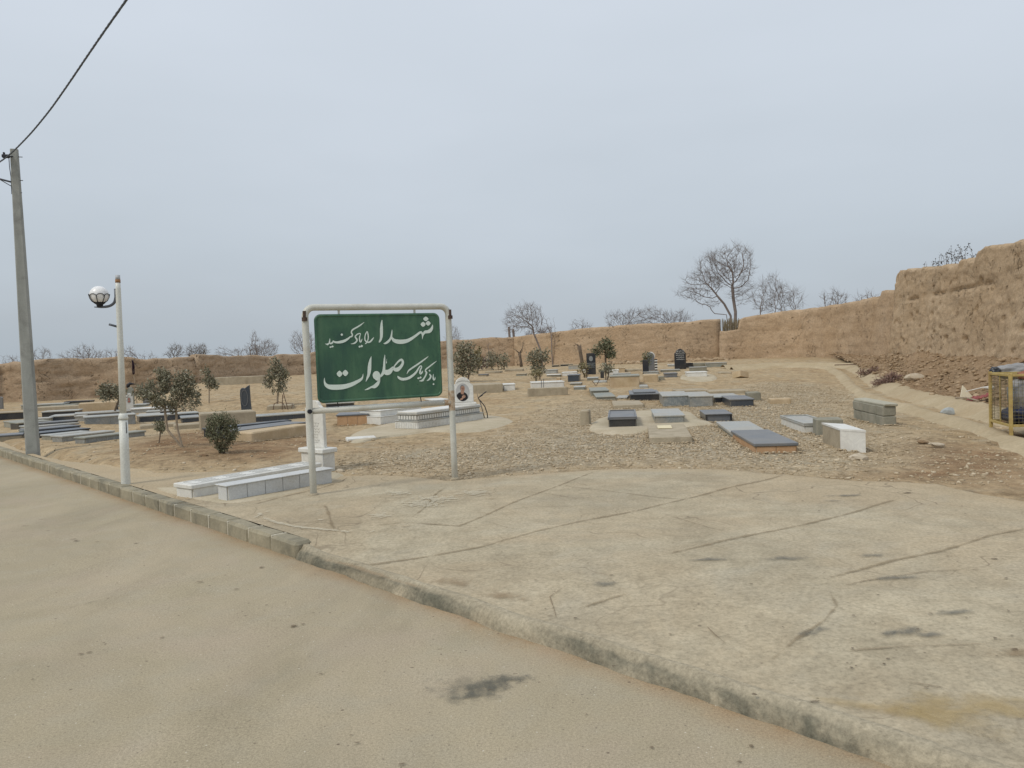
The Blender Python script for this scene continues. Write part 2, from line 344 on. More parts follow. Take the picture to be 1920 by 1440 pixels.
class MB:
    def __init__(s): s.v = []; s.f = []; s.mi = []
    def add(s, vs, fs, mi=0):
        n = len(s.v); s.v += [tuple(v) for v in vs]; s.f += [tuple(i+n for i in f) for f in fs]; s.mi += [mi]*len(fs); return s
    def box(s, x0, x1, y0, y1, z0, z1, bev=.006, jit=0., mi=0):
        b = bev; n0 = len(s.v)
        bev = min(bev, (x1-x0)*.3, (y1-y0)*.3, (z1-z0)*.3); b = bev
        xs, ys, zs = (x0, x1), (y0, y1), (z0, z1); vs = []; idx = {}
        for i in (0, 1):
            for j in (0, 1):
                for k in (0, 1):
                    sx_, sy_, sz_ = (1, -1)[i], (1, -1)[j], (1, -1)[k]
                    for a in range(3):
                        p = [xs[i], ys[j], zs[k]]
                        for c, sg in enumerate((sx_, sy_, sz_)):
                            if c != a: p[c] += sg*b
                        idx[(i, j, k, a)] = len(vs); vs.append([q+random.uniform(-jit, jit) for q in p])
        def I(*a): return idx[a]
        fs = []
        for i in (0, 1): fs.append([I(i, 0, 0, 0), I(i, 1, 0, 0), I(i, 1, 1, 0), I(i, 0, 1, 0)][::(-1 if i == 0 else 1)])
        for j in (0, 1): fs.append([I(0, j, 0, 1), I(1, j, 0, 1), I(1, j, 1, 1), I(0, j, 1, 1)][::(1 if j == 0 else -1)])
        for k in (0, 1): fs.append([I(0, 0, k, 2), I(1, 0, k, 2), I(1, 1, k, 2), I(0, 1, k, 2)][::(-1 if k == 0 else 1)])
        for i in (0, 1):
            for j in (0, 1): fs.append([I(i, j, 0, 0), I(i, j, 1, 0), I(i, j, 1, 1), I(i, j, 0, 1)])
        for i in (0, 1):
            for k in (0, 1): fs.append([I(i, 0, k, 0), I(i, 1, k, 0), I(i, 1, k, 2), I(i, 0, k, 2)])
        for j in (0, 1):
            for k in (0, 1): fs.append([I(0, j, k, 1), I(1, j, k, 1), I(1, j, k, 2), I(0, j, k, 2)])
        for i in (0, 1):
            for j in (0, 1):
                for k in (0, 1): fs.append([I(i, j, k, 0), I(i, j, k, 1), I(i, j, k, 2)])
        return s.add(vs, fs, mi)
    def tube(s, pts, rs, n=8, caps=True, mi=0, ref=None):
        pts = [Vector(p) for p in pts]
        if isinstance(rs, (int, float)): rs = [rs]*len(pts)
        vs = []; fs = []; m = len(pts); u = None
        for i, p in enumerate(pts):
            d = (pts[min(i+1, m-1)]-pts[max(i-1, 0)]).normalized()
            if u is None:
                u = d.orthogonal().normalized() if ref is None else (Vector(ref)-d*d.dot(Vector(ref))).normalized()
            else: u = (u-d*d.dot(u)).normalized()
            w_ = d.cross(u)
            for k in range(n):
                a = 2*math.pi*(k+.5)/n; vs.append(p+(u*math.cos(a)+w_*math.sin(a))*rs[i])
        for i in range(m-1):
            for k in range(n): fs.append((i*n+k, i*n+(k+1) % n, (i+1)*n+(k+1) % n, (i+1)*n+k))
        if caps: fs.append(tuple(range(n))[::-1]); fs.append(tuple((m-1)*n+k for k in range(n)))
        return s.add(vs, fs, mi)
    def lathe(s, prof, n=20, c=(0, 0, 0), mi=0):
        vs = []; fs = []; m = len(prof)
        for r, z in prof:
            for k in range(n): a = 2*math.pi*k/n; vs.append((c[0]+r*math.cos(a), c[1]+r*math.sin(a), c[2]+z))
        for i in range(m-1):
            for k in range(n): fs.append((i*n+k, i*n+(k+1) % n, (i+1)*n+(k+1) % n, (i+1)*n+k))
        return s.add(vs, fs, mi)
    def prism(s, poly, y0, y1, mi=0, bev=0.):    # polygon in x-z, extruded along y
        n = len(poly); cx = sum(p[0] for p in poly)/n; cz = sum(p[1] for p in poly)/n
        def ring(y, k): return [(cx+(p[0]-cx)*k, y, cz+(p[1]-cz)*k) for p in poly]
        w_ = max(p[0] for p in poly)-min(p[0] for p in poly); k = 1-2*bev/w_ if bev else 1
        rings = [ring(y0, k), ring(y0+bev, 1), ring(y1-bev, 1), ring(y1, k)] if bev else [ring(y0, 1), ring(y1, 1)]
        vs = [v for r in rings for v in r]; fs = []
        for i in range(len(rings)-1):
            for j in range(n): fs.append((i*n+j, i*n+(j+1) % n, (i+1)*n+(j+1) % n, (i+1)*n+j))
        fs.append(tuple(range(n))[::-1]); fs.append(tuple((len(rings)-1)*n+j for j in range(n)))
        return s.add(vs, fs, mi)
    def build(s, name, mat, parent=None, smooth=False, loc=None):
        o = link(name, s.v, s.f, mat, parent, smooth, loc)
        if any(s.mi) and len(o.data.polygons) == len(s.mi): o.data.polygons.foreach_set('material_index', s.mi)
        fix(o); return o
def fix(o):
    bm = bmesh.new(); bm.from_mesh(o.data); bmesh.ops.recalc_face_normals(bm, faces=bm.faces); bm.to_mesh(o.data); bm.free()
def part(name, mat, parent, *boxes, bev=.006, jit=0.):
    m = MB()
    for b in boxes: m.box(*b, bev=bev, jit=jit)
    return m.build(name, mat, parent)
def attr(o, name, vals):
    a = o.data.attributes.new(name, 'FLOAT', 'POINT'); a.data.foreach_set('value', np.asarray(vals, dtype=np.float32))

# ================================================================== GROUND
def wpoly(pts): return [G(*p).xy for p in pts]
GRAVEL = wpoly([(640, 882), (855, 895), (1000, 884), (1130, 875), (1480, 885), (1640, 864), (1700, 835), (1650, 795), (1590, 765), (1598, 742), (1540, 722), (1440, 716), (1395, 728), (1385, 758), (1250, 765), (1120, 752), (1080, 752), (1040, 768), (985, 800), (960, 812), (850, 836), (700, 846), (645, 860), (560, 868), (600, 878)])
BROWN = wpoly([(200, 848), (250, 828), (320, 812), (440, 800), (600, 806), (640, 830), (560, 862), (420, 868), (330, 874), (250, 866)])
BROWN2 = wpoly([(1640, 864), (1700, 825), (1960, 842), (2050, 950), (1900, 930), (1760, 905), (1560, 895)])
def pdist(x, y, poly):
    x = np.asarray(x, float); y = np.asarray(y, float); ins = np.zeros(x.shape, bool); dm = np.full(x.shape, 1e9); n = len(poly)
    for i in range(n):
        ax, ay = poly[i]; bx_, by_ = poly[(i+1) % n]
        c = ((ay > y) != (by_ > y)) & (x < (bx_-ax)*(y-ay)/((by_-ay) or 1e-9)+ax); ins ^= c
        vx, vy = bx_-ax, by_-ay; t = np.clip(((x-ax)*vx+(y-ay)*vy)/(vx*vx+vy*vy+1e-9), 0, 1)
        dm = np.minimum(dm, np.hypot(x-ax-t*vx, y-ay-t*vy))
    return np.where(ins, dm, -dm)
rs = [1.2]
while rs[-1] < 1800: rs.append(rs[-1]*1.02+.0)
angs = list(np.radians(np.concatenate([np.arange(-48, 52, .33), np.arange(52, 312, 4)])))   # clockwise from +Y
gv = [(0, 0, T(0, 0))]; gf = []; na = len(angs)
for r in rs:
    for a in angs: x, y = r*math.sin(a), r*math.cos(a); gv.append((x, y, T(x, y)))
for k in range(na): gf.append((0, 1+(k+1) % na, 1+k))
for i in range(len(rs)-1):
    for k in range(na): gf.append((1+i*na+k, 1+i*na+(k+1) % na, 1+(i+1)*na+(k+1) % na, 1+(i+1)*na+k))
gr = link('ground', gv, gf, m_ground(), smooth=True); fix(gr); tag(gr, kind='structure')
ga = np.array(gv); zx, zy = ga[:, 0], ga[:, 1]
gz = np.clip(pdist(zx, zy, GRAVEL)/2.6+.35, 0, 1); bz = np.clip(np.maximum(pdist(zx, zy, BROWN), pdist(zx, zy, BROWN2))/1.0+.35, 0, 1)
ca = gr.data.color_attributes.new('zone', 'FLOAT_COLOR', 'POINT')
ca.data.foreach_set('color', np.stack([gz, bz, np.zeros_like(gz), np.ones_like(gz)], 1).astype(np.float32).ravel())

# road: sheet on the camera's side of the kerb line
rv = []; rf = []; red = []
tt = np.arange(-46, 16, .25); ss = np.concatenate([np.linspace(0.03, -1.2, 14), np.linspace(-1.6, -12, 16)])
for t in tt:
    for s in ss:
        x, y = xy(t, s); rv.append((x, y, 0.0+.004*noise.noise((x, y, 0)))); red.append(max(0, 1-(0.03-s)/(.22+.12*noise.noise((t*1.3, 0, 0)))))
ns = len(ss)
for i in range(len(tt)-1):
    for j in range(ns-1): rf.append((i*ns+j, i*ns+j+1, (i+1)*ns+j+1, (i+1)*ns+j))
rd = link('road', rv, rf, m_road(), smooth=True); fix(rd); attr(rd, 'edge', red); tag(rd, kind='structure')

# paved forecourt
farpx = [(60, 856), (190, 872), (300, 886), (420, 884), (560, 886), (640, 893), (700, 890), (760, 892), (855, 900), (1000, 889), (1130, 879), (1300, 877), (1480, 888), (1600, 899), (1760, 906), (1920, 938), (2100, 975)]
far = sorted(ts(*G(*p, f=PZ).xy) for p in farpx)
far = [(-30, .35), (-14, .4)]+far+[(14, far[-1][1]+.3)]
fx, fy = [a for a, b in far], [b for a, b in far]
pv = []; pf = []; pd = []
tt = np.arange(-30, 14, .09); NS = 70
for t in tt:
    smax = float(np.interp(t, fx, fy))+.10*noise.noise((t*1.6, 2, 0))+.05*noise.noise((t*6, 5, 0))
    s0 = .145 if t < 0 else .085+.01*noise.noise((t*2.5, 8, 1))
    smax = max(smax, s0+.1)
    for j in range(NS+1):
        s = s0+(smax-s0)*j/NS; x, y = xy(t, s); z = PZ(x, y)
        if j == NS: z -= .05
        pv.append((x, y, z)); pd.append(1-min(1, (smax-s)/.5)+(1 if t < -3.0 else 0)*.6)
for i in range(len(tt)-1):
    for j in range(NS): a = i*(NS+1)+j; pf.append((a, a+1, a+NS+2, a+NS+1))
pav = link('pavement', pv, pf, m_pave(), smooth=True); fix(pav); attr(pav, 'dusty', np.clip(pd, 0, 1)); tag(pav, kind='structure')

# raised kerb stones (left) and low worn edge (right)
kerbm = simple('kerb_stone', (.22, .20, .145), (.36, .32, .23), 3.5, .93, .7, .006, stain=(.09, .09, .075), stain_amt=.75, fine=40)
mortar = simple('pale_mortar', (.50, .46, .36), (.62, .58, .48), 20., .95, .4, .003)
lipm = simple('worn_edge_concrete', (.31, .265, .185), (.44, .385, .28), 2.5, .95, .8, .008, stain=(.12, .12, .105), stain_amt=.7, fine=45)
kx, ky = xy(0, 0); kang = math.atan2(TD.y, TD.x)
kerb = empty('kerb', (kx, ky, 0), kang); tag(kerb, kind='structure')
t = 0.0; mj = MB()
while t > -40:
    L_ = .455 if t > -16 else 1.2
    tl = random.uniform(-.006, .006)
    b = MB().box(t-L_+.008, t-.004, tl, .15+tl, -.04, .135+random.uniform(-.006, .004), bev=.022, jit=.006)
    b.build('kerb_stone', kerbm, kerb)
    mj.box(t-L_-.006, t-L_+.010, .006, .148, -.03, .128, bev=.003); t -= L_
mj.build('mortar_joint', mortar, kerb)
def m_lip():
    m, nt, b = newmat('worn_edge'); P = wpos(nt); at = N(nt, 'ShaderNodeAttribute', attribute_name='face')
    n1 = nse(nt, P, 2.4, 6, .65, .4); n2 = nse(nt, P, 1.3, 5, .7, .8); n3 = nse(nt, P, 42, 4, .75)
    col = ramp(nt, n1, [(.3, (.325, .28, .20)), (.7, (.45, .395, .29))])
    mo = mth(nt, 'MULTIPLY', at.outputs['Fac'], ramp(nt, n2, [(.36, .0), (.58, .85)])); col = mixc(nt, mo, col, (.11, .11, .085))
    col = mixc(nt, 1.0, col, ramp(nt, n3, [(.3, .68), (.7, 1.22)]), 'MULTIPLY')
    nt.links.new(col, b.inputs['Base Color']); b.inputs['Roughness'].default_value = .95; b.inputs['Specular IOR Level'].default_value = .15
    pv = bump(nt, b, n1, .5, .03); bump(nt, b, n3, .8, .010, pv); return m
lv = []; lf = []; prof = [(-.02, -.03), (-.012, .0), (-.004, .025), (.006, .048), (.022, .068), (.04, .083), (.065, .088), (.10, .090), (.16, .088)]; LD = []
tt = np.arange(.0, 14, .04)
for t in tt:
    for (s, z) in prof:
        k = noise.noise((t*2.2, s*3, 4)); k2 = noise.noise((t*9, s*20, 7)); q = .82+.25*noise.noise((t*.7, 1, 1))
        s2 = s+(.022*k+.012*k2 if s < .12 else .01*k); q = .93+.12*noise.noise((t*.7, 1, 1))-.22*sm((noise.noise((t*3.1, 4, 1))-.25)/.15)*(s < .05); z2 = z*q+.006*k2 if z > 0 else z; LD.append(1. if -.02 < s < .03 else (.35 if s < .06 else 0.))
        pz_ = PZ(*xy(t, s2))
        if s >= .10: z2 = pz_-(-.003 if s < .14 else .03)
        elif s >= .06: z2 = pz_+.004
        x, y = xy(t, s2); lv.append((x, y, z2))
n_ = len(prof)
for i in range(len(tt)-1):
    for j in range(n_-1): a = i*n_+j; lf.append((a, a+1, a+n_+1, a+n_))
lf.append(tuple(range(n_)))
lip = link('kerb_edge', lv, lf, m_lip(), smooth=True); fix(lip); attr(lip, 'face', LD); tag(lip, kind='structure')

# ---- marks lying on the surfaces: seams, cracks, stains, spilt paint
def ribbon(mb, fades, pts, wdt, f, lift, jitter=.3, step=.06, fadeends=True):
    W = [G(*p, f=f).xy for p in pts]; P = []
    for a, b in zip(W[:-1], W[1:]):
        n = max(1, int((b-a).length/step))
        for i in range(n): P.append(a.lerp(b, i/n))
    P.append(W[-1]); base = len(mb.v); vs = []; fs = []; m = len(P); sd = random.random()*50
    for i, p in enumerate(P):
        d = (P[min(i+1, m-1)]-P[max(i-1, 0)]).normalized(); nn = Vector((-d.y, d.x))
        w_ = wdt*(1+jitter*2*noise.noise((i*.13, sd, 0))); c = p+nn*(wdt*1.2*noise.noise((i*.07, sd, 5)))
        e = min(1, i/6, (m-1-i)/6) if fadeends else 1
        for k in (-1, 0, 1):
            q = c+nn*(w_*k); vs.append((q.x, q.y, f(q.x, q.y)+lift)); fades.append((1 if k == 0 else 0)*max(.0, e))
    for i in range(m-1):
        for k in (0, 1): a = i*3+k; fs.append((a, a+1, a+4, a+3))
    mb.add(vs, fs)
def blob(mb, fades, px, py, rx, ry, f, lift, ang=0., n=20, rings=5, amp=.3):
    # rx, ry in metres on the surface
    c = G(px, py, f=f).xy; vs = [(c.x, c.y, f(c.x, c.y)+lift)]; fades.append(1.); fs = []; sd = random.random()*90
    ca_, sa_ = math.cos(ang), math.sin(ang)
    for i in range(1, rings+1):
        for k in range(n):
            a = 2*math.pi*k/n; q = (i/rings)*(1+amp*noise.noise((math.cos(a)*1.3, math.sin(a)*1.3, sd)))
            u, v = rx*q*math.cos(a), ry*q*math.sin(a); x, y = c.x+u*ca_-v*sa_, c.y+u*sa_+v*ca_
            vs.append((x, y, f(x, y)+lift)); fades.append(max(0., 1-i/rings))
    for k in range(n): fs.append((0, 1+k, 1+(k+1) % n))
    for i in range(rings-1):
        for k in range(n): a = 1+i*n; fs.append((a+k, a+(k+1) % n, a+n+(k+1) % n, a+n+k))
    mb.add(vs, fs)
def decals(name, items, mat):
    mb = MB(); fades = []
    for it in items:
        if it[0] == 'r': ribbon(mb, fades, *it[1:])
        else: blob(mb, fades, *it[1:])
    o = link(name, mb.v, mb.f, mat, smooth=True); attr(o, 'fade', fades); fix(o); tag(o, kind='structure'); return o
seam = m_decal('seam_dirt', (.29, .23, .15), .5, 6., (.35, .9), K=3.6)
decals('pavement_seam', [
    ('r', [(620, 1058), (700, 1060), (800, 1046), (900, 1027), (1010, 997), (1090, 978), (1200, 957), (1330, 925), (1480, 888)], .032, PZ, .006),
    ('r', [(640, 985), (700, 986), (760, 980), (860, 986), (905, 968), (960, 945), (1040, 913), (1130, 880)], .025, PZ, .006),
    ('r', [(760, 982), (790, 955), (815, 930), (840, 910)], 0.0288, PZ, .0062),
    ('r', [(605, 940), (618, 972), (635, 1008)], .025, PZ, .006),
    ('r', [(1215, 1048), (1300, 1028), (1400, 1006), (1500, 985), (1600, 962), (1700, 930)], 0.0360, PZ, .006),
    ('r', [(1530, 1092), (1600, 1072), (1680, 1052), (1760, 1035), (1850, 1006), (1960, 985)], .032, PZ, .006),
    ('r', [(1390, 1248), (1440, 1238), (1490, 1200), (1550, 1165), (1575, 1138), (1560, 1112), (1530, 1092)], 0.0216, PZ, .006),
    ('r', [(1470, 1228), (1560, 1225), (1700, 1215), (1820, 1210), (1960, 1203)], .013, PZ, .006),
    ('r', [(1040, 1158), (1110, 1135), (1190, 1110), (1240, 1098)], .016, PZ, .006),
    ], seam)
crk = m_decal('crack_dirt', (.24, .185, .12), .62, 8., (.3, .8), K=3.2)
decals('pavement_crack', [
    ('r', [(1040, 905), (1070, 913), (1130, 920), (1240, 934), (1330, 940)], .012, PZ, .0065),
    ('r', [(900, 975), (950, 990), (1010, 997)], .010, PZ, .0065),
    ('r', [(1540, 1110), (1620, 1090), (1740, 1072), (1920, 1066)], .010, PZ, .0065),
    ('r', [(975, 1130), (1010, 1150), (1042, 1158), (1030, 1120), (1060, 1100), (1130, 1095)], .008, PZ, .0065),
    ('r', [(1740, 1215), (1752, 1235), (1760, 1250)], .012, PZ, .0065),
    ('r', [(420, 955), (470, 948), (540, 930), (600, 916), (640, 903), (655, 892)], .018, PZ, .0065),
    ('r', [(300, 928), (340, 944), (380, 950), (430, 952)], .016, PZ, .0065),
    ('r', [(980, 920), (1080, 935), (1160, 930)], .008, PZ, .0065),
    ('r', [(1230, 960), (1330, 990), (1400, 1006)], .007, PZ, .0065),
    ('r', [(1300, 1150), (1340, 1190), (1400, 1240)], .007, PZ, .0065),
    ('r', [(1590, 1300), (1700, 1330), (1820, 1370), (1900, 1400)], .010, PZ, .0065),
    ('r', [(1640, 1270), (1760, 1290), (1900, 1320)], .008, PZ, .0065),
], crk)
oil = m_decal('oil_stain', (.13, .135, .12), .42, 14., (.3, 1.3), (1, 1, 1), K=3.)
decals('oil_stain', [('b', px, py, rx, ry, PZ, .007, R(a)) for px, py, rx, ry, a in [
    (1530, 1100+85, .16, .06, 25), (1700, 1185, .20, .07, 15), (1745, 1192, .12, .05, 20), (1665, 1188, .10, .05, 20), (1475, 1048, .26, .09, 0), (1590, 930, .28, .10, 0),
    (1680, 1085, .26, .08, 0), (1135, 1096, .13, .08, 0), (1790, 1150, .18, .07, 0), (1640, 1042, .18, .06, 0), (1560, 940, .15, .05, 0), (1330, 1050, .20, .06, 0)]], m_decal('pavement_stain', (.15, .155, .145), .5, 12., (.3, 1.2), K=3.))
decals('road_oil_stain', [('b', 900, 1290, .34, .22, RZ, .006, R(10)), ('b', 905, 1298, .20, .13, RZ, .0065, R(10)), ('b', 960, 1275, .20, .09, RZ, .0068, R(0)), ('r', [(95, 1150), (170, 1132), (240, 1115)], .03, RZ, .006)], oil)
spots = [(143, 1015, .06, .035), (137, 1012, .05, .02), (255, 1020, .05, .02), (48, 987, .10, .012), (80, 975, .09, .01), (90, 996, .05, .01), (183, 1017, .05, .012), (375, 1092, .05, .02), (400, 1087, .03, .01), (490, 1065, .045, .03), (443, 1106, .05, .012),
         (550, 1176, .045, .03), (568, 1172, .035, .012), (305, 1197, .03, .012), (195, 1207, .025, .012), (152, 1228, .03, .012), (168, 1225, .03, .015), (500, 1136, .02, .01), (219, 1095, .015, .01), (588, 1151, .015, .008), (602, 1265, .03, .01), (670, 1395, .025, .012), (658, 1381, .02, .01), (755, 1435, .03, .015), (1222, 1404, .022, .015), (1410, 1402, .025, .02), (1387, 1431, .022, .012), (358, 1292, .012, .007), (61, 1276, .012, .008), (724, 1242, .012, .008), (968, 1404, .01, .008), (1100, 1342, .01, .008), (300, 1375, .01, .006), (830, 1175, .012, .007), (700, 1118, .02, .008)]
decals('road_spot', [('b', px, py, rx*.85, ry*1.1, RZ, .0075, R(10), 12, 3, .5) for px, py, rx, ry in spots], m_decal('tar_spot', (.14, .105, .07), .7, 30., (.3, .7)))
decals('pavement_spot', [('b', px, py, rx, ry, PZ, .008, R(5), 12, 3, .5) for px, py, rx, ry in [(1864, 1049, .03, .02), (1886, 1086, .02, .012), (1902, 1220, .03, .02), (1415, 1305, .02, .015), (1505, 940, .02, .012), (1290, 970, .02, .01), (1612, 926, .02, .01), (1530, 1318, .03, .012), (1700, 925, .08, .03), (1600, 1156, .02, .01)]+[(random.uniform(700, 1900), random.uniform(900, 1300), random.uniform(.006, .02), random.uniform(.005, .012)) for _ in range(70)]], m_decal('pavement_grit', (.13, .10, .07), .85, 30., (.3, .35)))
wp_ = m_decal('spilt_white_paint', (.62, .57, .45), .5, 14., (.3, .6), K=5.5)
decals('spilt_paint', [
    ('r', [(545, 952), (520, 958), (490, 962), (480, 972), (500, 978)], .045, PZ, .0085), ('r', [(480, 968), (520, 982), (570, 990), (640, 996), (700, 1000)], .035, PZ, .0085),
    ('r', [(668, 1002), (690, 1000), (710, 993), (760, 990)], .03, PZ, .0085), ('b', 820, 936, .34, .26, PZ, .0086, R(-20)), ('b', 790, 945, .3, .26, PZ, .00875, R(-30)),
    ('b', 712, 968, .18, .14, PZ, .0086), ('b', 600, 976, .05, .03, PZ, .0086), ('b', 890, 925, .3, .22, PZ, .0089, R(-10)), ('b', 745, 925, .25, .18, PZ, .0089, R(-20))], wp_)
decals('soil_patch', [('b', 1905, 1228, .16, .10, PZ, .008, 0), ('b', 850, 1092, .28, .16, PZ, .0082, R(-20)), ('b', 760, 988, .10, .035, PZ, .0082, 0), ('b', 920, 936, .12, .02, PZ, .0082, 0), ('b', 950, 1120, .22, .12, PZ, .008, R(-40)), ('r', [(590, 1042), (650, 1062), (740, 1092), (830, 1115)], .05, PZ, .0082)], m_decal('soil_dusting', (.33, .245, .155), .5, 6., (.3, 1.1), K=4.5))
decals('yellow_stain', [('b', 1760, 1345, .45, .16, PZ, .0078, R(-30)), ('b', 1860, 1330, .4, .15, PZ, .0078, R(-20)), ('b', 1640, 1330, .3, .08, PZ, .0078, R(-30))], m_decal('yellow_dusting', (.50, .38, .19), .45, 4., (.3, 1.3), K=3.5))

# ================================================================== LOOSE STONES
def stones(name, pts, smin, smax, zf, kind='stuff', mat=stonem, sink=.25, seed=0, power=2.2):
    g = np.random.default_rng(seed+5); ico = bmesh.new(); bmesh.ops.create_icosphere(ico, subdivisions=1, radius=1.0)
    bvx = np.array([v.co[:] for v in ico.verts]); bf = np.array([[v.index for v in f.verts] for f in ico.faces]); ico.free()
    n = len(pts); nv = len(bvx); V = np.zeros((n, nv, 3))
    a = g.uniform(0, 2*np.pi, n); s = smin+(smax-smin)*g.random(n)**power
    sx_ = s*g.uniform(.8, 1.3, n); sy_ = s*g.uniform(.5, .95, n); sz_ = s*g.uniform(.3, .6, n)
    J = g.uniform(.65, 1.25, (n, nv, 1)); B = bvx[None]*J
    X = B[:, :, 0]*sx_[:, None]; Y = B[:, :, 1]*sy_[:, None]; Z = B[:, :, 2]*sz_[:, None]
    tl = g.normal(0, .25, n); Z = Z+X*tl[:, None]*.5
    V[:, :, 0] = X*np.cos(a)[:, None]-Y*np.sin(a)[:, None]+np.array([p[0] for p in pts])[:, None]
    V[:, :, 1] = X*np.sin(a)[:, None]+Y*np.cos(a)[:, None]+np.array([p[1] for p in pts])[:, None]
    V[:, :, 2] = Z+(np.array([zf(p[0], p[1]) for p in pts])+sz_*(.6-sink))[:, None]
    Fc = (bf[None]+(np.arange(n)*nv)[:, None, None]).reshape(-1, 3)
    me = bpy.data.meshes.new(name); me.vertices.add(n*nv); me.vertices.foreach_set('co', V.reshape(-1).astype(np.float32))
    me.loops.add(Fc.size); me.loops.foreach_set('vertex_index', Fc.reshape(-1).astype(np.int32))
    me.polygons.add(len(Fc)); me.polygons.foreach_set('loop_start', np.arange(0, Fc.size, 3, dtype=np.int32)); me.polygons.foreach_set('loop_total', np.full(len(Fc), 3, dtype=np.int32))
    me.update(calc_edges=True); me.materials.append(mat)
    o = bpy.data.objects.new(name, me); COL.objects.link(o)
    if kind: o['kind'] = kind
    return o
xs = [p[0] for p in GRAVEL]; ys = [p[1] for p in GRAVEL]
cx_ = rng.uniform(min(xs), max(xs), 130000); cy_ = rng.uniform(min(ys), max(ys), 130000)
d_ = pdist(cx_, cy_, GRAVEL); pn = np.array([noise.noise((x*.7, y*.7, 1)) for x, y in zip(cx_, cy_)])
keep = (rng.random(130000) < np.clip(d_/2.2+.25, 0, 1)*np.clip(.72+pn*.9, .2, 1))
PG = list(zip(cx_[keep], cy_[keep]))[:46000]
tag(stones('gravel', PG, .008, .034, T), 'grey beige gravel spread between the sign and the stone graves', 'gravel')
# sparse stones over the rest of the plot
PS = []
while len(PS) < 6500:
    px, py = random.uniform(-40, 1960), random.uniform(735, 905); q = ray(px, py)
    if q.z >= -.02: continue
    k = (T(0, 12)-EYE)/q.z; x, y = q.x*k, q.y*k
    t_, s_ = ts(x, y)
    if s_ < float(np.interp(t_, fx, fy))+.1: continue
    if noise.noise((x*.5, y*.5, 6)) > -.15+random.uniform(-.3, .3): PS.append((x, y))
tag(stones('scattered_stone', PS, .008, .036, T, seed=3, power=3.), 'small stones lying loose over the dry soil', 'stones')

# ================================================================== MUD WALLS
mudA = m_mud('mud_wall_weathered', (.34, .245, .165), (.43, .325, .225), (.51, .395, .28))
mudB = m_mud('mud_wall_plaster', (.385, .28, .185), (.47, .35, .235), (.53, .405, .28))
mudC = m_mud('mud_wall_near', (.38, .28, .185), (.475, .36, .24), (.55, .43, .30), 1.5)
def wall(name, pts, label, mat, thick=.55, rows=22, step=.28, amp=1.0, topamp=.06, seed=0., batter=.25, courses=0., rough=0.):
    # pts: (px, depth, top py)
    W = []
    for px, d, ty in pts:
        p = AT(px, ty, d); W.append((p.x, p.y, p.z))
    Q = []
    for a, b in zip(W[:-1], W[1:]):
        n = max(1, int(math.dist(a[:2], b[:2])/step))
        for i in range(n): k = i/n; Q.append([a[j]+(b[j]-a[j])*k for j in range(3)])
    Q.append(list(W[-1])); m = len(Q); V = []; Fc = []
    for i, q in enumerate(Q):
        a, b = Q[max(0, i-1)], Q[min(m-1, i+1)]; d = Vector((b[0]-a[0], b[1]-a[1])).normalized(); nn = Vector((d.y, -d.x))
        if nn.dot(Vector((-q[0], -q[1]))) < 0: nn = -nn
        zt = q[2]+topamp*noise.noise((q[0]*1.1, q[1]*1.1, seed))*1.3+topamp*.6*noise.noise((q[0]*4, q[1]*4, seed+3)); zb = min(T(q[0], q[1]), T(q[0]+nn.x, q[1]+nn.y))-.35
        col_ = []
        for r in range(rows+1):
            k = r/rows; z = zb+(zt-zb)*k; hgt = z
            off = batter*(1-k)**1.5
            P = (q[0]*.9, q[1]*.9, z*1.1+seed); off += amp*(.10*noise.noise(P)+.05*noise.noise((P[0]*3, P[1]*3, P[2]*3)))
            nn3 = noise.noise((P[0]*4.2+9, P[1]*4.2, P[2]*5.5)); off -= amp*.10*sm((nn3-.30)/.2)
            if rough: off += .05*noise.noise((q[0]*.5, q[1]*.5, z*1.2))+.022*noise.noise((q[0]*1.6, q[1]*1.6, z*4.5))+.022*noise.noise((q[0]*7, q[1]*7, z*9))-.12*sm((noise.noise((q[0]*2.9+5, q[1]*2.9, z*3.6))-.50)/.06)-.10*sm((z-3.05)/.05)*sm((3.2-z)/.05)*sm((noise.noise((q[0]*.4, q[1]*.4, 77)))/.1)-.05*sm((.02-abs(noise.noise((q[0]*.7, q[1]*.7, z*2.2+3))))/.02)
            if courses: off += .025*abs(math.sin(z*math.pi/courses))
            if k < .3: off -= amp*.10*sm((noise.noise((q[0]*.8, q[1]*.8, 40+seed))+.1)/.4)*math.sin(k/.3*math.pi)
            if r == rows: off -= .06
            col_.append((q[0]+nn.x*off, q[1]+nn.y*off, z))
        col_.append((q[0]-nn.x*thick*.5, q[1]-nn.y*thick*.5, zt+.03*noise.noise((q[0]*3, q[1]*3, 8))))
        col_.append((q[0]-nn.x*(thick-.06), q[1]-nn.y*(thick-.06), zt-.02)); col_.append((q[0]-nn.x*thick, q[1]-nn.y*thick, zt-.10)); col_.append((q[0]-nn.x*(thick+.1), q[1]-nn.y*(thick+.1), zb))
        V += col_
    k = rows+5
    for i in range(m-1):
        for r in range(k-1): a = i*k+r; Fc.append((a, a+1, a+k+1, a+k))
    Fc.append(tuple(range(k))); Fc.append(tuple((m-1)*k+r for r in range(k)))
    o = link(name, V, Fc, mat, smooth=True); fix(o); tag(o, label, 'wall'); return o
wall('mud_wall', [(-420, 36, 700), (-200, 38, 692), (-60, 39, 686), (0, 40, 682), (35, 40, 679), (64, 40, 674), (130, 41, 671.5), (220, 42, 669.5), (240, 42, 669), (262, 42.5, 673), (300, 43, 672), (350, 44, 670), (378, 45, 666)],
     'long weathered brown mud wall behind the dark graves at the far left', mudA, amp=1.2, topamp=.07, seed=1., courses=.75)
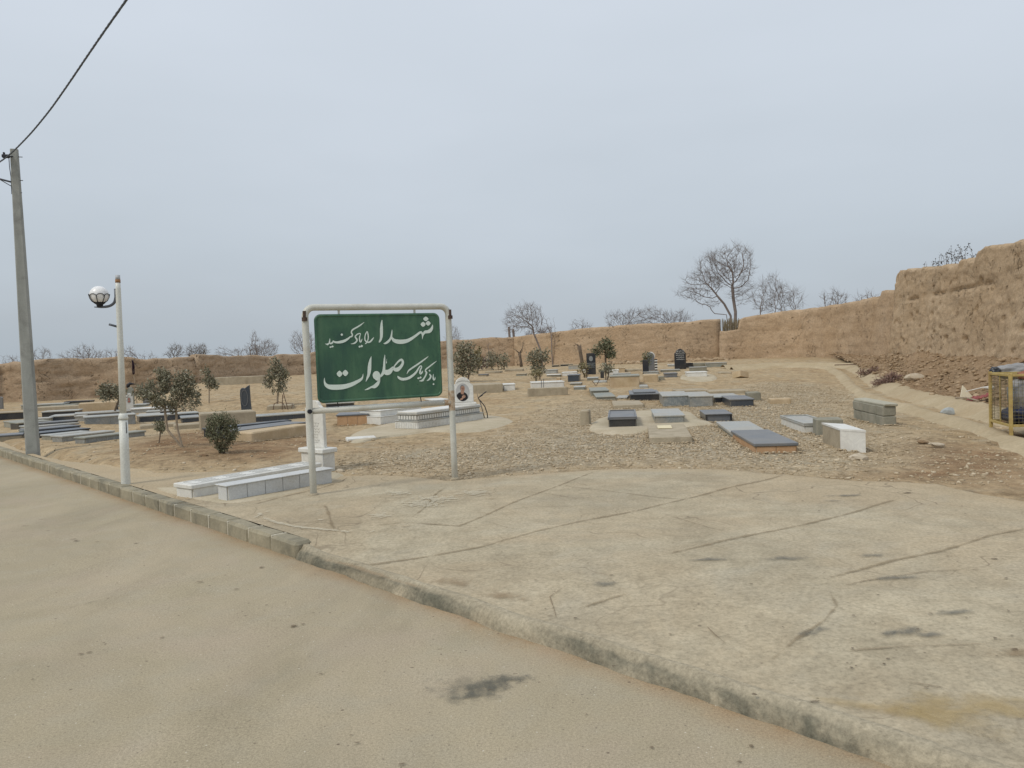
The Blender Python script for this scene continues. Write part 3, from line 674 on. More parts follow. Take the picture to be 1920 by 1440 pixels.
wall('mud_wall', [(372, 44.4, 665), (384, 45, 664), (400, 46, 665), (430, 48, 668), (470, 50, 666), (510, 51, 667.5), (520, 51, 664.5), (560, 52, 664), (640, 54, 655), (760, 55, 645), (870, 56, 636), (905, 56, 633), (960, 56, 632), (968, 56, 631)],
     'mud wall with a rounded corner running behind the sign, pale soil at its foot', mudA, amp=.8, topamp=.07, seed=5., courses=.7)
wall('mud_wall', [(964, 55.3, 631.5), (985, 55, 629), (1040, 54, 622), (1110, 53, 614.5), (1200, 52, 607), (1290, 51, 604), (1310, 51, 600), (1340, 51, 598.5), (1351, 51, 598)],
     'smooth plastered mud wall behind the black headstones in the middle distance', mudB, amp=.45, topamp=.035, seed=9.)
wall('mud_wall', [(1349, 50.2, 621), (1360, 50, 622), (1385, 50, 617), (1390, 50, 598), (1396, 50, 595), (1440, 49.5, 587), (1500, 48, 580), (1535, 46, 576), (1570, 43.5, 571), (1620, 39.5, 561), (1648, 37, 555), (1652, 36.6, 546), (1681, 34.5, 542.5), (1700, 33, 541)],
     'mud wall with a notch in its top, curving up to the tall near section', mudB, amp=.6, topamp=.045, seed=13., courses=.62)
wall('mud_wall', [(1679, 32.0, 514), (1684, 31.6, 510), (1712, 29.6, 504.5), (1745, 27.6, 499.5), (1794, 25.0, 498), (1798, 24.8, 487), (1828, 23.4, 485.5), (1832, 23.2, 471), (1860, 22, 461.5), (1905, 20.3, 453), (1960, 18.6, 451), (2100, 15, 440), (2400, 10.5, 420)],
     'tall near section of rough pitted mud wall stepping up above the rubble', mudC, thick=.7, rows=60, step=.09, amp=.30, topamp=.09, seed=21., batter=.55, rough=1.)
# reed bundle stuffed in the notch
rb = MB()
for i in range(150):
    p = AT(random.uniform(1354, 1387), 0, 50.35); x = p.x*1.0; y = 50.35+random.uniform(-.2, .25); zb = AT(1370, 622, 50.3).z-.25; hh = random.uniform(.75, 1.15)
    x = AT(random.uniform(1354, 1388), 610, y).x
    rb.tube([(x, y, zb), (x+random.uniform(-.1, .1), y+random.uniform(-.05, .05), zb+hh)], random.uniform(.008, .02), 3)
tag(rb.build('reed_bundle', simple('dry_reeds', (.22, .185, .12), (.34, .29, .20), 20., 1., .2, .003)), 'bundle of dry reeds blocking the notch in the mud wall below the big tree', 'reed bundle')

# ---- earth bank and rubble below the near wall; drain channel
chan = [G(*p) for p in [(1365, 692), (1420, 690), (1480, 688), (1545, 688), (1582, 693), (1600, 705), (1618, 722), (1650, 742), (1700, 757), (1770, 775), (1850, 797)]]
chan += [G(1960, 828), G(2080, 868), G(2250, 925)]
def resample(P, step):
    o = []
    for a, b in zip(P[:-1], P[1:]):
        n = max(1, int((b-a).length/step))
        for i in range(n): o.append(a.lerp(b, i/n))
    o.append(P[-1]); return o
def smooth(P, it=12):
    for _ in range(it): P = [P[0]]+[(P[i-1]+P[i]*2+P[i+1])/4 for i in range(1, len(P)-1)]+[P[-1]]
    return P
C_ = smooth(resample([p.copy() for p in chan], .25), 14)
prof = [(-.75, -.06), (-.55, .03), (-.42, .09), (-.30, .09), (-.18, -.01), (.05, -.03), (.22, .03), (.42, .14), (.55, .18), (.72, .19), (.95, .08)]
V = []; Fc = []; m_ = len(C_); n_ = len(prof); CN = []
for i, p in enumerate(C_):
    d = (C_[min(i+1, m_-1)]-C_[max(i-1, 0)]); d.z = 0; d.normalize(); nn = Vector((-d.y, d.x, 0)); CN.append(nn)
    for (a, z) in prof:
        q = p+nn*(a+.06*noise.noise((i*.15, a*2, 3))); V.append((q.x, q.y, T(p.x, p.y)+z+.03*noise.noise((q.x*1.5, q.y*1.5, 5))+.015*noise.noise((q.x*6, q.y*6, 5))))
for i in range(m_-1):
    for j in range(n_-1): a = i*n_+j; Fc.append((a, a+1, a+n_+1, a+n_))
ch = link('drain_channel', V, Fc, simple('channel_concrete', (.37, .295, .185), (.46, .38, .255), 1.5, .95, .5, .01, stain=(.36, .26, .15), stain_amt=.5), smooth=True); fix(ch); tag(ch, kind='structure')
wallfoot = [AT(px, 640, d) for px, d in [(1560, 44.2), (1620, 39.5), (1660, 35.5), (1684, 31.6), (1712, 29.6), (1745, 27.6), (1794, 25.0), (1828, 23.4), (1860, 22), (1905, 20.3), (1960, 18.6), (2100, 15), (2300, 11.6)]]
def bankz(x, y, k): # k: 0 at channel, 1 at the wall
    h = .15+.75*sm(k)*min(1., max(.15, (40-y)/14))
    return T(x, y)+h*1.0+.16*noise.noise((x*.9, y*.9, 2))*k**.3+.09*noise.noise((x*3, y*3, 2))+.05*noise.noise((x*8, y*8, 2))
i0 = int(len(C_)*.36); A_ = [C_[i]+CN[i]*.62 for i in range(i0, m_)]
nb = 130; WF = resample([Vector((p.x, p.y, 0)) for p in wallfoot], .2); V = []; Fc = []; nk = 30; BANK = []
for i in range(nb):
    a = A_[int(i/(nb-1)*(len(A_)-1))]; b = WF[int(i/(nb-1)*(len(WF)-1))]
    d = (b-a); d.z = 0; b2 = b+d.normalized()*.25
    for j in range(nk+1):
        k = j/nk; x, y = a.x+(b2.x-a.x)*k, a.y+(b2.y-a.y)*k; z = bankz(x, y, k); V.append((x, y, z if j else T(x, y)-.05)); BANK.append((x, y, k))
for i in range(nb-1):
    for j in range(nk): q = i*(nk+1)+j; Fc.append((q, q+1, q+nk+2, q+nk+1))
bank = link('earth_bank', V, Fc, m_mud('bank_soil', (.26, .175, .105), (.34, .24, .15), (.43, .32, .21), 2.5), smooth=True); fix(bank); tag(bank, kind='structure')
BK = {}
pts = []; zz = {}
for _ in range(15000):
    x, y, k = random.choice(BANK); x += random.uniform(-.15, .15); y += random.uniform(-.1, .1)
    if k < .03: continue
    pts.append((x, y)); zz[(x, y)] = bankz(x, y, k)
rubm = m_leaf('mud_rubble', (.27, .19, .115), (.37, .27, .17), (.45, .35, .24)); rubm.node_tree.nodes['Principled BSDF'].inputs['Roughness'].default_value = 1.
tag(stones('rubble', pts, .010, .10, lambda x, y: zz[(x, y)], mat=rubm, seed=8, power=8., sink=.8), 'crumbled clods of mud fallen from the near wall', 'rubble')
# broken stones at the foot of the middle wall
pts = []
for _ in range(1100):
    px = random.uniform(1140, 1365); p = AT(px, 680, 49.3+random.gauss(0, .8)-(.5 if px > 1200 else 0)); pts.append((p.x, p.y))
tag(stones('fallen_mud', pts, .05, .28, T, mat=rubm, seed=12, power=3.), 'heap of fallen mud bricks along the foot of the middle wall', 'rubble')

def rock(name, px, py, size, label, mat=stonem, sq=(1.2, .8, .55), rz=0.):
    p = G(px, py); bm = bmesh.new(); bmesh.ops.create_icosphere(bm, subdivisions=2, radius=1.)
    for v in bm.verts:
        k = 1+.35*noise.noise(v.co*1.4+Vector((px, 0, 0))); v.co = Vector((v.co.x*sq[0], v.co.y*sq[1], v.co.z*sq[2]))*k*size
    me = bpy.data.meshes.new(name); bm.to_mesh(me); bm.free(); me.materials.append(mat)
    o = bpy.data.objects.new(name, me); COL.objects.link(o); o.location = p+Vector((0, 0, size*.25)); o.rotation_euler = (.1, .1, rz); return tag(o, label, 'rock')
rstone = simple('pale_rock', (.42, .35, .25), (.55, .48, .38), 8., .95, .5, .01)
rock('rock', 1610, 862, .10, 'pale rock lying in the gravel just in front of the open white marble box', rstone)
rock('rock', 1778, 777, .12, 'blue grey lump at the foot of the concrete channel bank', simple('blue_grey_rock', (.30, .33, .33), (.42, .45, .45), 8., .8, .4, .01), (1.2, .7, .9))
rock('rock', 638, 885, .05, 'small stone beside the plinth of the tall white headstone', rstone)
rock('rock', 1757, 836, .07, 'flat pale stone on bare soil in front of the channel, nearer the yellow cage', rstone, (1.6, .9, .4))
rock('rock', 1730, 830, .05, 'dark little stone on bare soil right of the concrete block pile', dirtm, (1.6, .8, .5))
rock('rock', 476, 808, .0 + .06, 'pale lump of stone left of the beige kerbed grave end', rstone)
rock('rock', 382, 862-7, .05, 'small clod on brown soil left of the dense dark bush', dirtm, (1.5, .8, .4))

# ================================================================== GRAVES
APR = []
def SURF(x, y):
    e = BZ(x, y); t_, s_ = ts(x, y)
    for poly in APR:
        if pdist(np.array([x]), np.array([y]), poly)[0] > -.03: return e+.04
    if s_ < float(np.interp(t_, fx, fy))-.05: return max(e, PZ(x, y))
    if pdist(np.array([x]), np.array([y]), GRAVEL)[0] > .1: return e+.012
    return e
# aprons
aprm = simple('apron_cement', (.40, .345, .24), (.50, .435, .325), 2.2, .95, .5, .008, stain=(.33, .25, .16), stain_amt=.5)
def apron(name, pts, lift=.035, label=None):
    W = [G(*p) for p in pts]; c = sum((q for q in W), Vector())/len(W); W = [Vector((q.x, q.y, 0)) for q in W]
    APR.append([(q.x, q.y) for q in W]); P = []; m = len(W)   # smooth closed outline
    for i in range(m):
        a, b, c1, d = W[i-1], W[i], W[(i+1) % m], W[(i+2) % m]
        for k in range(8):
            t = k/8; P.append(.5*((2*b)+(c1-a)*t+(2*a-5*b+4*c1-d)*t*t+(3*b-a-3*c1+d)*t**3))
    V = []; Fc = []; N_ = len(P); rings = 8; cc = Vector((c.x, c.y, 0))
    for r in range(rings+1):
        k = r/rings
        for i, p in enumerate(P):
            q = cc+(p-cc)*k*(1+.02*noise.noise((i*.5, 1, 1))); z = BZ(q.x, q.y)+lift+.010*noise.noise((q.x*2, q.y*2, 2)); 
            if r == rings: z = BZ(q.x, q.y)-.05
            V.append((q.x, q.y, z))
    for r in range(rings):
        for i in range(N_): a = r*N_+i; b = r*N_+(i+1) % N_; Fc.append((a, b, b+N_, a+N_))
    o = link(name, V, Fc, aprm, smooth=True); fix(o); tag(o, kind='structure')
apron('concrete_apron', [(1098, 806), (1120, 812), (1160, 814), (1210, 811), (1250, 806), (1300, 800), (1345, 794), (1320, 786), (1295, 772), (1220, 768), (1150, 778), (1105, 792)])
apron('concrete_apron', [(645, 834), (720, 822), (800, 812), (880, 812), (940, 802), (972, 790), (950, 782), (905, 780), (800, 784), (700, 800), (650, 815)])
apron('concrete_apron', [(1274, 711), (1300, 716), (1335, 715), (1347, 709), (1335, 703), (1300, 701), (1280, 704)], .05)
apron('concrete_apron', [(330, 940), (420, 952), (520, 938), (600, 918), (655, 895), (640, 886), (560, 888), (450, 900), (340, 920), (270, 925)], .03)

GR_R = 'graves on the gravel right of the sign'; GR_L = 'long graves at the left behind the poles'; GR_F = 'distant graves before the mud wall'
def place(C, u, xr=None, w=None, xl=None, by=None, d=None, top=None, h=None):
    P = G(*C); P = G(*C, f=lambda x, y, e=SURF(P.x, P.y)-BZ(P.x, P.y): BZ(x, y)+e); u = R(u); v = u+math.pi/2
    if w is None: w = solve(P, u, lambda q: proj(q)[0]-xr)
    if h is None:
        h = AT(C[0], top, P.y).z-P.z
        r = ray(C[0], top); k = math.hypot(P.x, P.y)/math.hypot(r.x, r.y); h = EYE+r.z*k-P.z
    if d is None:
        if xl is not None: d = solve(P, v, lambda q: proj(q)[0]-xl)
        else: d = solve(P, v, lambda q: proj(q+Vector((0, 0, h)))[1]-by)
    return P, u, w, min(d, .95 if xl is not None else 2.1), h
def tiles(mb, x0, x1, y0, y1, z0, z1, tl, gap=.006, mi=0):
    # tile cladding round a core: faces x-/x+ and y-/y+
    k = .014
    n = max(1, round((x1-x0)/tl))
    for i in range(n):
        a, b = x0+(x1-x0)*i/n+gap/2, x0+(x1-x0)*(i+1)/n-gap/2
        mb.box(a, b, y0-k, y0-.001, z0, z1, bev=.002, mi=mi); mb.box(a, b, y1+.001, y1+k, z0, z1, bev=.002, mi=mi)
    n = max(1, round((y1-y0)/tl))
    for i in range(n):
        a, b = y0+(y1-y0)*i/n+gap/2, y0+(y1-y0)*(i+1)/n-gap/2
        mb.box(x0-k, x0-.001, a, b, z0, z1, bev=.002, mi=mi); mb.box(x1+.001, x1+k, a, b, z0, z1, bev=.002, mi=mi)
def grave(label, C, u, top=None, style='cap', side=conc, cap=conc, group=None, tl=.45, th=.035, name='grave', cat='grave', jit=0., **kw):
    P, ang, w, d, h = place(C, u, top=top, **kw)
    g = empty(name, P, ang, label, cat, group); w = max(w, .15); d = max(d, .2); h = max(h, .016)
    ov = .022; zb = -.12
    if style == 'block':
        m = MB().box(0, w, 0, d, zb, h, bev=.02, jit=max(jit, .006)); m.build('body', side, g)
    elif style in ('cap', 'tray', 'raised'):
        part('core', mortar, g, (0.01, w-.01, .01, d-.01, zb, h-th-.002), bev=.003)
        m = MB(); tiles(m, .01, w-.01, .01, d-.01, zb, h-th-.002, tl); m.build('side_panels', side, g)
        m = MB().box(-ov, w+ov, -ov, d+ov, h-th, h, bev=.008, jit=jit)
        m.build('cover_slab', cap, g)
        if style == 'tray':
            r = .03; m = MB()
            for b in ((-ov, w+ov, -ov, -ov+r), (-ov, w+ov, d+ov-r, d+ov), (-ov, -ov+r, -ov+r, d+ov-r), (w+ov-r, w+ov, -ov+r, d+ov-r)): m.box(*b, h+.001, h+.02, bev=.004)
            m.build('rim', cap, g)
        if style == 'raised':
            part('raised_plate', kw.get('plate', cap), g, (w*.12, w*.88, d*.12, d*.88, h+.001, h+.045), bev=.01)
    elif style == 'step':
        h1 = h*.55; i = min(.08, w*.12)
        part('lower_tier', side, g, (0, w, 0, d, zb, h1), bev=.008); part('lower_ledge', cap, g, (-.012, w+.012, -.012, d+.012, h1+.001, h1+.016), bev=.004)
        part('upper_tier', side, g, (i, w-i, i, d-i, h1+.018, h-th), bev=.006); part('cover_slab', cap, g, (i-.018, w-i+.018, i-.018, d-i+.018, h-th+.001, h), bev=.008)
    elif style == 'slab':
        part('bedding', concg, g, (.02, w-.02, .02, d-.02, zb, h-th-.002), bev=.01); part('cover_slab', cap, g, (0, w, 0, d, h-th, h), bev=.008, jit=jit)
    elif style == 'open':
        t_ = .03
        part('side_panels', side, g, (0, t_, 0, d, zb, h-th), (w-t_, w, 0, d, zb, h-th), bev=.004); part('end_panel', cap, g, (t_+.001, w-t_-.001, 0.03, .05, zb, h-th-.002), bev=.003); part('end_panel', cap, g, (t_+.001, w-t_-.001, d-.03, d-.001, zb, h-th-.002), bev=.003)
        part('cover_slab', cap, g, (-.01, w+.01, -.01, d, h-th+.001, h), bev=.006)
    return g, P, ang, w, d, h
# --- right field
grave('low black grave box with a rimmed grey top, leftmost on the pale concrete apron', (1142, 800), -8, 784, 'tray', blackg, darkt, GR_R, tl=.9, xr=1193, by=770.6)
grave('grey veined marble grave on the concrete apron, right behind the slab with the cream plaque', (1229, 793), -8, 779, 'cap', greym, palem, GR_R, tl=.9, xr=1283, by=767)
grave('small dark grave open at its near end, under a black edged cover by the apron', (1323, 788), -8, 776.5, 'open', blackg, darkt, GR_R, xr=1373, by=768.5, th=.02)
g, P, ang, w_, d_2, h_ = grave('rough low concrete slab carrying a small cream plaque', (1218.5, 830), -9, 819, 'block', conc, conc, GR_R, xr=1299, by=796.5, jit=.012)
part('plaque', simple('cream_plaque', (.66, .58, .38), (.72, .64, .44), 9., .7, .05, .001), g, (w_*.25, w_*.62, d_2*.62, d_2*.86, h_+.001, h_+.012), bev=.003)
grave('low sandy concrete slab lying before the stepped black grave', (1151, 766), -6, 760.5, 'block', conc, conc, GR_R, xr=1208, by=751.5, jit=.01)
grave('upright squared concrete block standing at the left edge of the gravel graves', (1088, 797), -12, 770, 'block', conc, conc, None, name='concrete_block', cat='concrete block', xr=1106, d=.28)
grave('large blue grey marble double grave, its left half with a rust streak', (1244, 763), -8, 742, 'cap', greym, palem, GR_R, xr=1293.5, by=734.5, tl=.6)
grave('right half of the large grey marble double grave, stained orange near the joint', (1294.5, 763), -8, 742.5, 'cap', greym, palem, GR_R, xr=1337, by=735, tl=.6)
grave('black stepped grave with a raised dark plate on a pale rim', (1182, 750.5), -8, 739, 'raised', blackg, darkt, GR_R, xr=1237, by=729.5, tl=.9)
grave('nearer of two flat dusty green slabs left of the stepped black grave', (1117.5, 749.5), -4, 744, 'slab', greent, greent, GR_R, xr=1155, by=732.5)
grave('farther of two flat dusty green slabs, partly hidden by the nearer one', (1107.5, 743), -4, 732.5, 'slab', conc, greent, GR_R, xr=1143, by=721.5)
grave('dark blue grey grave with a white corner line, right of the double marble grave', (1369.5, 762), -8, 748.5, 'cap', navyg, darkt, GR_R, xr=1413, by=742, tl=.9)
grave('black grave with a light grey top tucked behind the blue grey one', (1340, 756), -8, 744, 'cap', blackg, palem, GR_R, xr=1388, by=738.5, tl=.5)
grave('dull brown concrete block at the right end of the row of dark graves', (1402, 751), -8, 736, 'block', concg, concg, None, name='concrete_block', cat='concrete block', xr=1427, d=.4)
grave('long low block of pale stone lying askew right of the dark graves', (1445, 756.5), -8, 748, 'block', beige, beige, None, name='stone_block', cat='stone block', xr=1484, d=.35)
grave('long pale flat concrete slab behind the left half of the double marble grave', (1270, 738), -4, 732.5, 'block', conc, conc, GR_R, xr=1330, d=1.1)
grave('long pale flat concrete slab with a dark gap, behind the black and blue grey graves', (1332, 739), -4, 733.5, 'block', conc, conc, GR_R, xr=1404, d=1.0)
grave('wide white marble slab lying almost flush with the gravel', (1374, 821), -8, 813, 'slab', conc, palem, GR_R, xr=1446, by=787, th=.05)
grave('dark grey slab on an orange stone base, nearest of the graves on the gravel', (1417, 848), -6, 831.5, 'cap', brick, darkt, GR_R, tl=.3, xr=1494, by=807, th=.045)
grave('white marble grave with an inset tray top, half behind the concrete block', (1509, 811.5), -6, 795.5, 'tray', white, palem, GR_R, tl=1., xr=1562, by=780.5)
grave('plain concrete box between the white tray grave and the open white marble box', (1531, 816), -14, 786, 'block', concg, concg, None, name='concrete_block', cat='concrete block', xr=1582, d=.38)
def white_box():
    P = G(1577, 843, f=lambda x, y: T(x, y)+.012); g = empty('marble_box', P, R(0), 'upright white marble faced box with a beige concrete side, nearest the bare soil', 'marble box', GR_R)
    P2 = G(1543, 829); P3 = G(1623.5, 848); u = Vector((P3.x-P.x, P3.y-P.y, 0)); v = Vector((P2.x-P.x, P2.y-P.y, 0))
    g.rotation_euler.z = math.atan2(u.y, u.x); w = u.length; r = ray(1578, 804); k = math.hypot(P.x, P.y)/math.hypot(r.x, r.y); h = EYE+r.z*k-P.z
    # sheared footprint of the real box
    vl = Matrix.Rotation(-g.rotation_euler.z, 3, 'Z') @ v
    def quad(x0, x1, y0, y1, z0, z1):
        f = lambda a, b: (a+vl.x*(b/vl.length), vl.y*(b/vl.length)); c = [f(x0, y0), f(x1, y0), f(x1, y1), f(x0, y1)]
        return [(*q, z0) for q in c]+[(*q, z1) for q in c], [(0, 3, 2, 1), (4, 5, 6, 7), (0, 1, 5, 4), (1, 2, 6, 5), (2, 3, 7, 6), (3, 0, 4, 7)]
    d = vl.length*1.0
    MB().add(*quad(.0, w-.035, .03, d, -.1, h-.03)).build('body', conc, g)
    MB().add(*quad(-.002, w, 0, .028, -.1, h-.028)).build('front_panel', white, g)
    MB().add(*quad(w-.033, w-.003, .03, d, -.1, h-.029)).build('side_panel', blackg, g)
    MB().add(*quad(-.01, w+.006, -.008, d+.02, h-.026, h)).build('cover_slab', white, g)
white_box()
# block surround
def block_pile():
    P, ang, w, d, h = place((1669, 799), 152, top=756, xr=None, w=1.0, d=.4)
    A = G(1600, 784); B = G(1656, 798); Cc = G(1671, 796); u = (B-A); u.z = 0; w = u.length; ang = math.atan2(u.y, u.x)
    h = place((1656, 798), 0, top=757, w=1, d=1)[4]
    g = empty('block_grave', A, ang, 'mortared pile of two courses of grey concrete blocks with a cement cap, near the channel', 'block grave')
    d = .22; rows = 2; hh = (h-.035)/rows
    for r in range(rows):
        n = 4; x = -.02 if r else 0
        edges = [0, .28, .52, .78, 1] if r == 0 else [0, .33, .60, .80, 1]
        for a, b in zip(edges[:-1], edges[1:]):
            m = MB().box(a*w+.004, b*w-.004, random.uniform(-.008, .008), d, r*hh-.03*(r == 0)+.003, (r+1)*hh-.004, bev=.012, jit=.004); m.build('concrete_block', concg, g)
    MB().box(.01, w+.03, .01, d+.02, rows*hh-.002, h+.01, bev=.03, jit=.008).build('cement_cap', simple('cement', (.36, .35, .28), (.45, .43, .35), 4., .95, .5, .008), g)
block_pile()
# --- distant right field
def F_(label, x0, x1, yb, yt, side, cap=None, style='cap', u=-8, d=1.2, **kw): return grave(label, (x0, yb), u, yt, style, side, cap or side, GR_F, xr=x1, d=d, tl=2., **kw)
F_('small black polished grave box joined to the arched black headstone', 1280, 1299, 690, 681, blackg, u=-4, d=.9)
F_('dim grey concrete grave box right of the black box of the arched headstone', 1300, 1322, 688, 681, concg, style='block', d=.8)
F_('long grey box with a pale top at the wall foot, right of the arched headstone', 1326, 1363, 689, 680.5, greent, palem, d=.8)
F_('brown grey low box just in front of the arched headstone row', 1295, 1325, 696.5, 688.5, concg, palem, d=.7)
g = F_('white marble grave standing on its own round concrete apron', 1289, 1326, 707, 698, white, d=1.0)
F_('low dark grey grave just left of the white one on its round apron', 1247, 1270, 708, 700, darkt, darkt, d=1.0)
F_('tan stone box with a grey slab on top, under the pair of dark headstones', 1207, 1234, 716, 703, beige, concg, style='block', d=1.1)
F_('small white topped grey box between the dark headstones and the tan box', 1207, 1235, 702, 697, palem, palem, d=.8)
F_('big rounded tan concrete grave in the middle distance, largest of its row', 1144, 1199, 725, 705, beige, greent, d=1.5, th=.05)
F_('small navy grave box standing alone left of the tall black headstone', 1065, 1086, 716, 703, navyg, darkt, d=1.1)
F_('thin grey slab at the foot of the young olive before the tall black headstone', 1100, 1122, 714, 708.5, greent, palem, style='slab', d=.9)
F_('white marble box right of the tall black headstone', 1141, 1160, 702, 694, white, d=.8)
F_('beige stone box behind the white box, right of the tall black headstone', 1160, 1172, 698, 690, beige, d=.8)
F_('pale grey box left of the white topped row, third tier back', 1022, 1044, 701, 693.5, palem, d=.8)
F_('thin white slab in front of the pale grey box, left of the navy box', 1024, 1051, 706, 702.5, conc, white, style='slab', d=.7)
F_('bright white low box directly behind the navy box', 1054, 1082, 705, 698, white, d=.8)
F_('pale concrete box behind the white low box near the pruned stump', 1066, 1092, 693, 685, palem, conc, d=.8)
F_('pair of far black topped slabs, the left one', 1035, 1047, 688, 684.5, blackg, conc, style='cap', d=.7)
F_('pair of far black topped slabs, the right one', 1051, 1073, 687, 683, blackg, conc, style='cap', d=.7)
F_('white marble sided grave rising behind the low beige concrete kerb', 998, 1058, 733, 717, white, u=2, d=.9)
F_('low beige concrete kerb in front of the white marble sided grave', 990, 1065, 744, 728.5, conc, style='block', u=2, d=.22)
F_('long tan concrete box behind the portrait headstone', 886, 943, 738, 721.5, conc, style='block', u=6, d=1.2)
F_('white marble end box right of the long tan box', 945, 966, 733, 720.5, white, u=3, d=.9)
F_('little tan block under a pale slab, left of the navy box', 1043, 1051, 714, 708, beige, style='block', d=.4)
F_('low pale kerb strip among shrubs in the far middle', 946, 980, 697, 692.5, conc, style='block', d=.6)
F_('tilted pale slab in the bare soil behind the long tan box', 909, 937, 700, 696.5, conc, style='block', u=-20, d=.5)
F_('dark small block beside the olive trunk, right of the tall black headstone', 1126, 1131, 709, 696, blackg, style='block', d=.2)
F_('thin white slab on pale soil left of the stepped black grave', 1155, 1176, 748, 745.5, conc, palem, style='slab', u=-12, d=1.1)
F_('pale sliver of slab behind the stepped black grave', 1199, 1216, 728, 723.5, palem, style='block', d=.8)
F_('small white topped box at the wall side, left of the arched headstone', 1253, 1265, 688, 683, palem, white, d=.5)
F_('grey slab running in front of the white topped box near the arched headstone', 1240, 1275, 698, 693.5, concg, palem, style='cap', d=.7)
F_('pale low slab among the rubble behind the tan boxes', 1172, 1203, 697, 693, conc, style='block', d=.8)
F_('low pale slab grave left of the rectangular black headstone, front row', 1068, 1090, 722, 718.5, conc, palem, style='slab', d=.8)
F_('small grey box between the beige kerb grave and the flat green slabs', 1076, 1096, 731, 725.5, greent, palem, d=.9)
F_('pale grey block grave close behind the big rounded tan one', 1150, 1182, 704, 700.5, palem, palem, d=.6)
F_('dark capped low grave left of the tilted pale slab', 897, 912, 706, 702, conc, darkt, d=.7)
F_('brown concrete box just right of the tan box under the dark headstones', 1236, 1246, 713, 706, concg, concg, style='block', d=.7)
F_('thin pale kerb in front of the pale grey box, third tier', 1000, 1020, 700, 697, conc, conc, style='block', d=.6)
F_('white faced small box right of the thin white slab, middle tiers', 1092, 1104, 699, 693, white, d=.6)
F_('low grey stone kerb left of the ragged olive', 968, 985, 705, 701, greent, conc, d=.7)
F_('pale flat slab with a dark edge, right of the white grave on its apron', 1350, 1372, 701, 698.5, conc, conc, style='block', d=.8)
F_('light strip of slab between the navy box and the big tan grave', 1112, 1138, 718, 715, palem, palem, style='block', d=.7)
F_('faint grey box at the wall foot between the stump and the olive', 1058, 1072, 681, 677, concg, conc, d=.6)
# tilted stone block
P = G(1378, 709); b = MB().box(-.22, .24, -.22, .22, -.10, .15, bev=.01); o = b.build('stone_block', beige, None, loc=P+Vector((.26, .15, .08))); o.rotation_euler = (R(-14), R(10), R(28))
tag(o, 'tan stone block lying tilted by itself before the pale path at the wall', 'stone block')
# --- left field
def Lg(label, C, xr, top, side, cap, xl=None, d=None, u=56, style='cap', tl=.5, **kw):
    if xl is None and d is None: d = .62
    return grave(label, C, u, None if 'h' in kw else top, style, side, cap, GR_L, xr=xr, xl=xl, d=d, tl=tl, **kw)
Lg('long green grey marble grave nearest the white lamp post, pale slab on top', (160, 831.5), 272, 820, greym, greent, xl=141, u=60)
Lg('low grey granite grave just left of the green grey marble one', (118, 829), 214, 817.5, greym, palem, xl=98, u=58)
Lg('low concrete ended grave with light slab, right of the concrete pole', (97, 825), 170, 815.5, concg, palem, xl=78, u=58)
Lg('flat black slab grave crossing behind the concrete pole, lowest of three black ones', (70, 822), 168, 812, blackg, navyg, xl=48, u=56)
Lg('narrow black grave second of three behind the concrete pole', (60, 817), 150, 805.5, blackg, darkt, xl=38, u=56)
Lg('long grey veined grave behind the black ones, right of the concrete pole', (62, 809), 147, 799.5, greym, palem, xl=38, u=53)
Lg('short dark fronted grave with a thick pale slab at the far left', (35, 805), 95, 792.5, blackg, greent, xl=20, u=50)
Lg('olive grey grave box left of the concrete pole', (24, 803), 75, 791.5, greent, greent, xl=3, u=45)
Lg('wide black fronted grave at the left picture edge with brown top', (-20, 789), 50, 774.5, blackg, conc, d=.8, u=16)
Lg('black grave box with a white slab between the two poles', (79, 783.5), 146, 772, blackg, palem, d=.7, u=18)
Lg('blue navy grave with a lilac grey slab right of the concrete pole', (94, 790), 140, 780.5, navyg, palem, xl=86, u=22)
Lg('tall beige plastered box with a flat pale top behind the lamp post', (148, 775), 218, 757, beige, conc, d=.7, u=25, style='block')
Lg('small steel grey grave right behind the lamp post, below the beige box', (173, 772), 222, 763.5, navyg, palem, d=.6, u=28)
Lg('long lilac grey grave with a bright strip top crossing behind the lamp post', (141, 786), 258, 776, darkt, palem, xl=137, u=28)
Lg('blue grey long marble grave in line left of the lamp post foot collar', (159, 795), 254, 782, greym, palem, d=.7, u=30)
Lg('long navy tiled grave with a white slab behind the twin trunked olive', (262, 791.5), 373, 780, navyg, palem, d=.7, u=31, tl=.4)
Lg('short navy grave box at the right end of the long navy tiled one', (341, 793), 374, 783, navyg, greym, xl=334, u=25, tl=.3)
Lg('far grey concrete grave with a flat top beyond the concrete pole', (40, 768), 118, 759.5, greent, palem, d=.7, u=10)
Lg('thin black slab on short dark legs, farthest grave before the left wall', (120, 763), 169, 753, blackg, blackg, d=.6, u=10, style='slab', th=.05)
Lg('low white marble grave in front of the pointed white headstone', (246, 776), 322, 766.5, palem, white, d=.7, u=20)
Lg('low black strip grave between the white marble grave and the navy tiled one', (275, 779), 330, 771.5, blackg, palem, d=.5, u=20)
Lg('low tan concrete border under the short navy grave box', (326, 806), 376, 797, conc, conc, d=.5, u=25, style='block')
Lg('plain pale concrete kerb grave right of the lamp post, behind the little sapling', (262, 805), 330, 798, conc, conc, d=.4, u=25, style='block')
Lg('low lilac bordered grave at the very left edge of the picture', (-8, 826), 42, 817, conc, darkt, d=.6, u=30)
Lg('small pale flat slab at the foot of the concrete pole', (30, 822), 70, 818.5, conc, conc, d=.5, u=30, style='block')
Lg('big tan concrete plinth bearing the curled dark headstone', (376, 809), 481, 777, conc, conc, d=.9, u=24, style='block', jit=.01)
Lg('long raised concrete bench grave high on the slope by the left wall', (402, 723), 494, 708, conc, concg, xl=398, u=8, style='block')
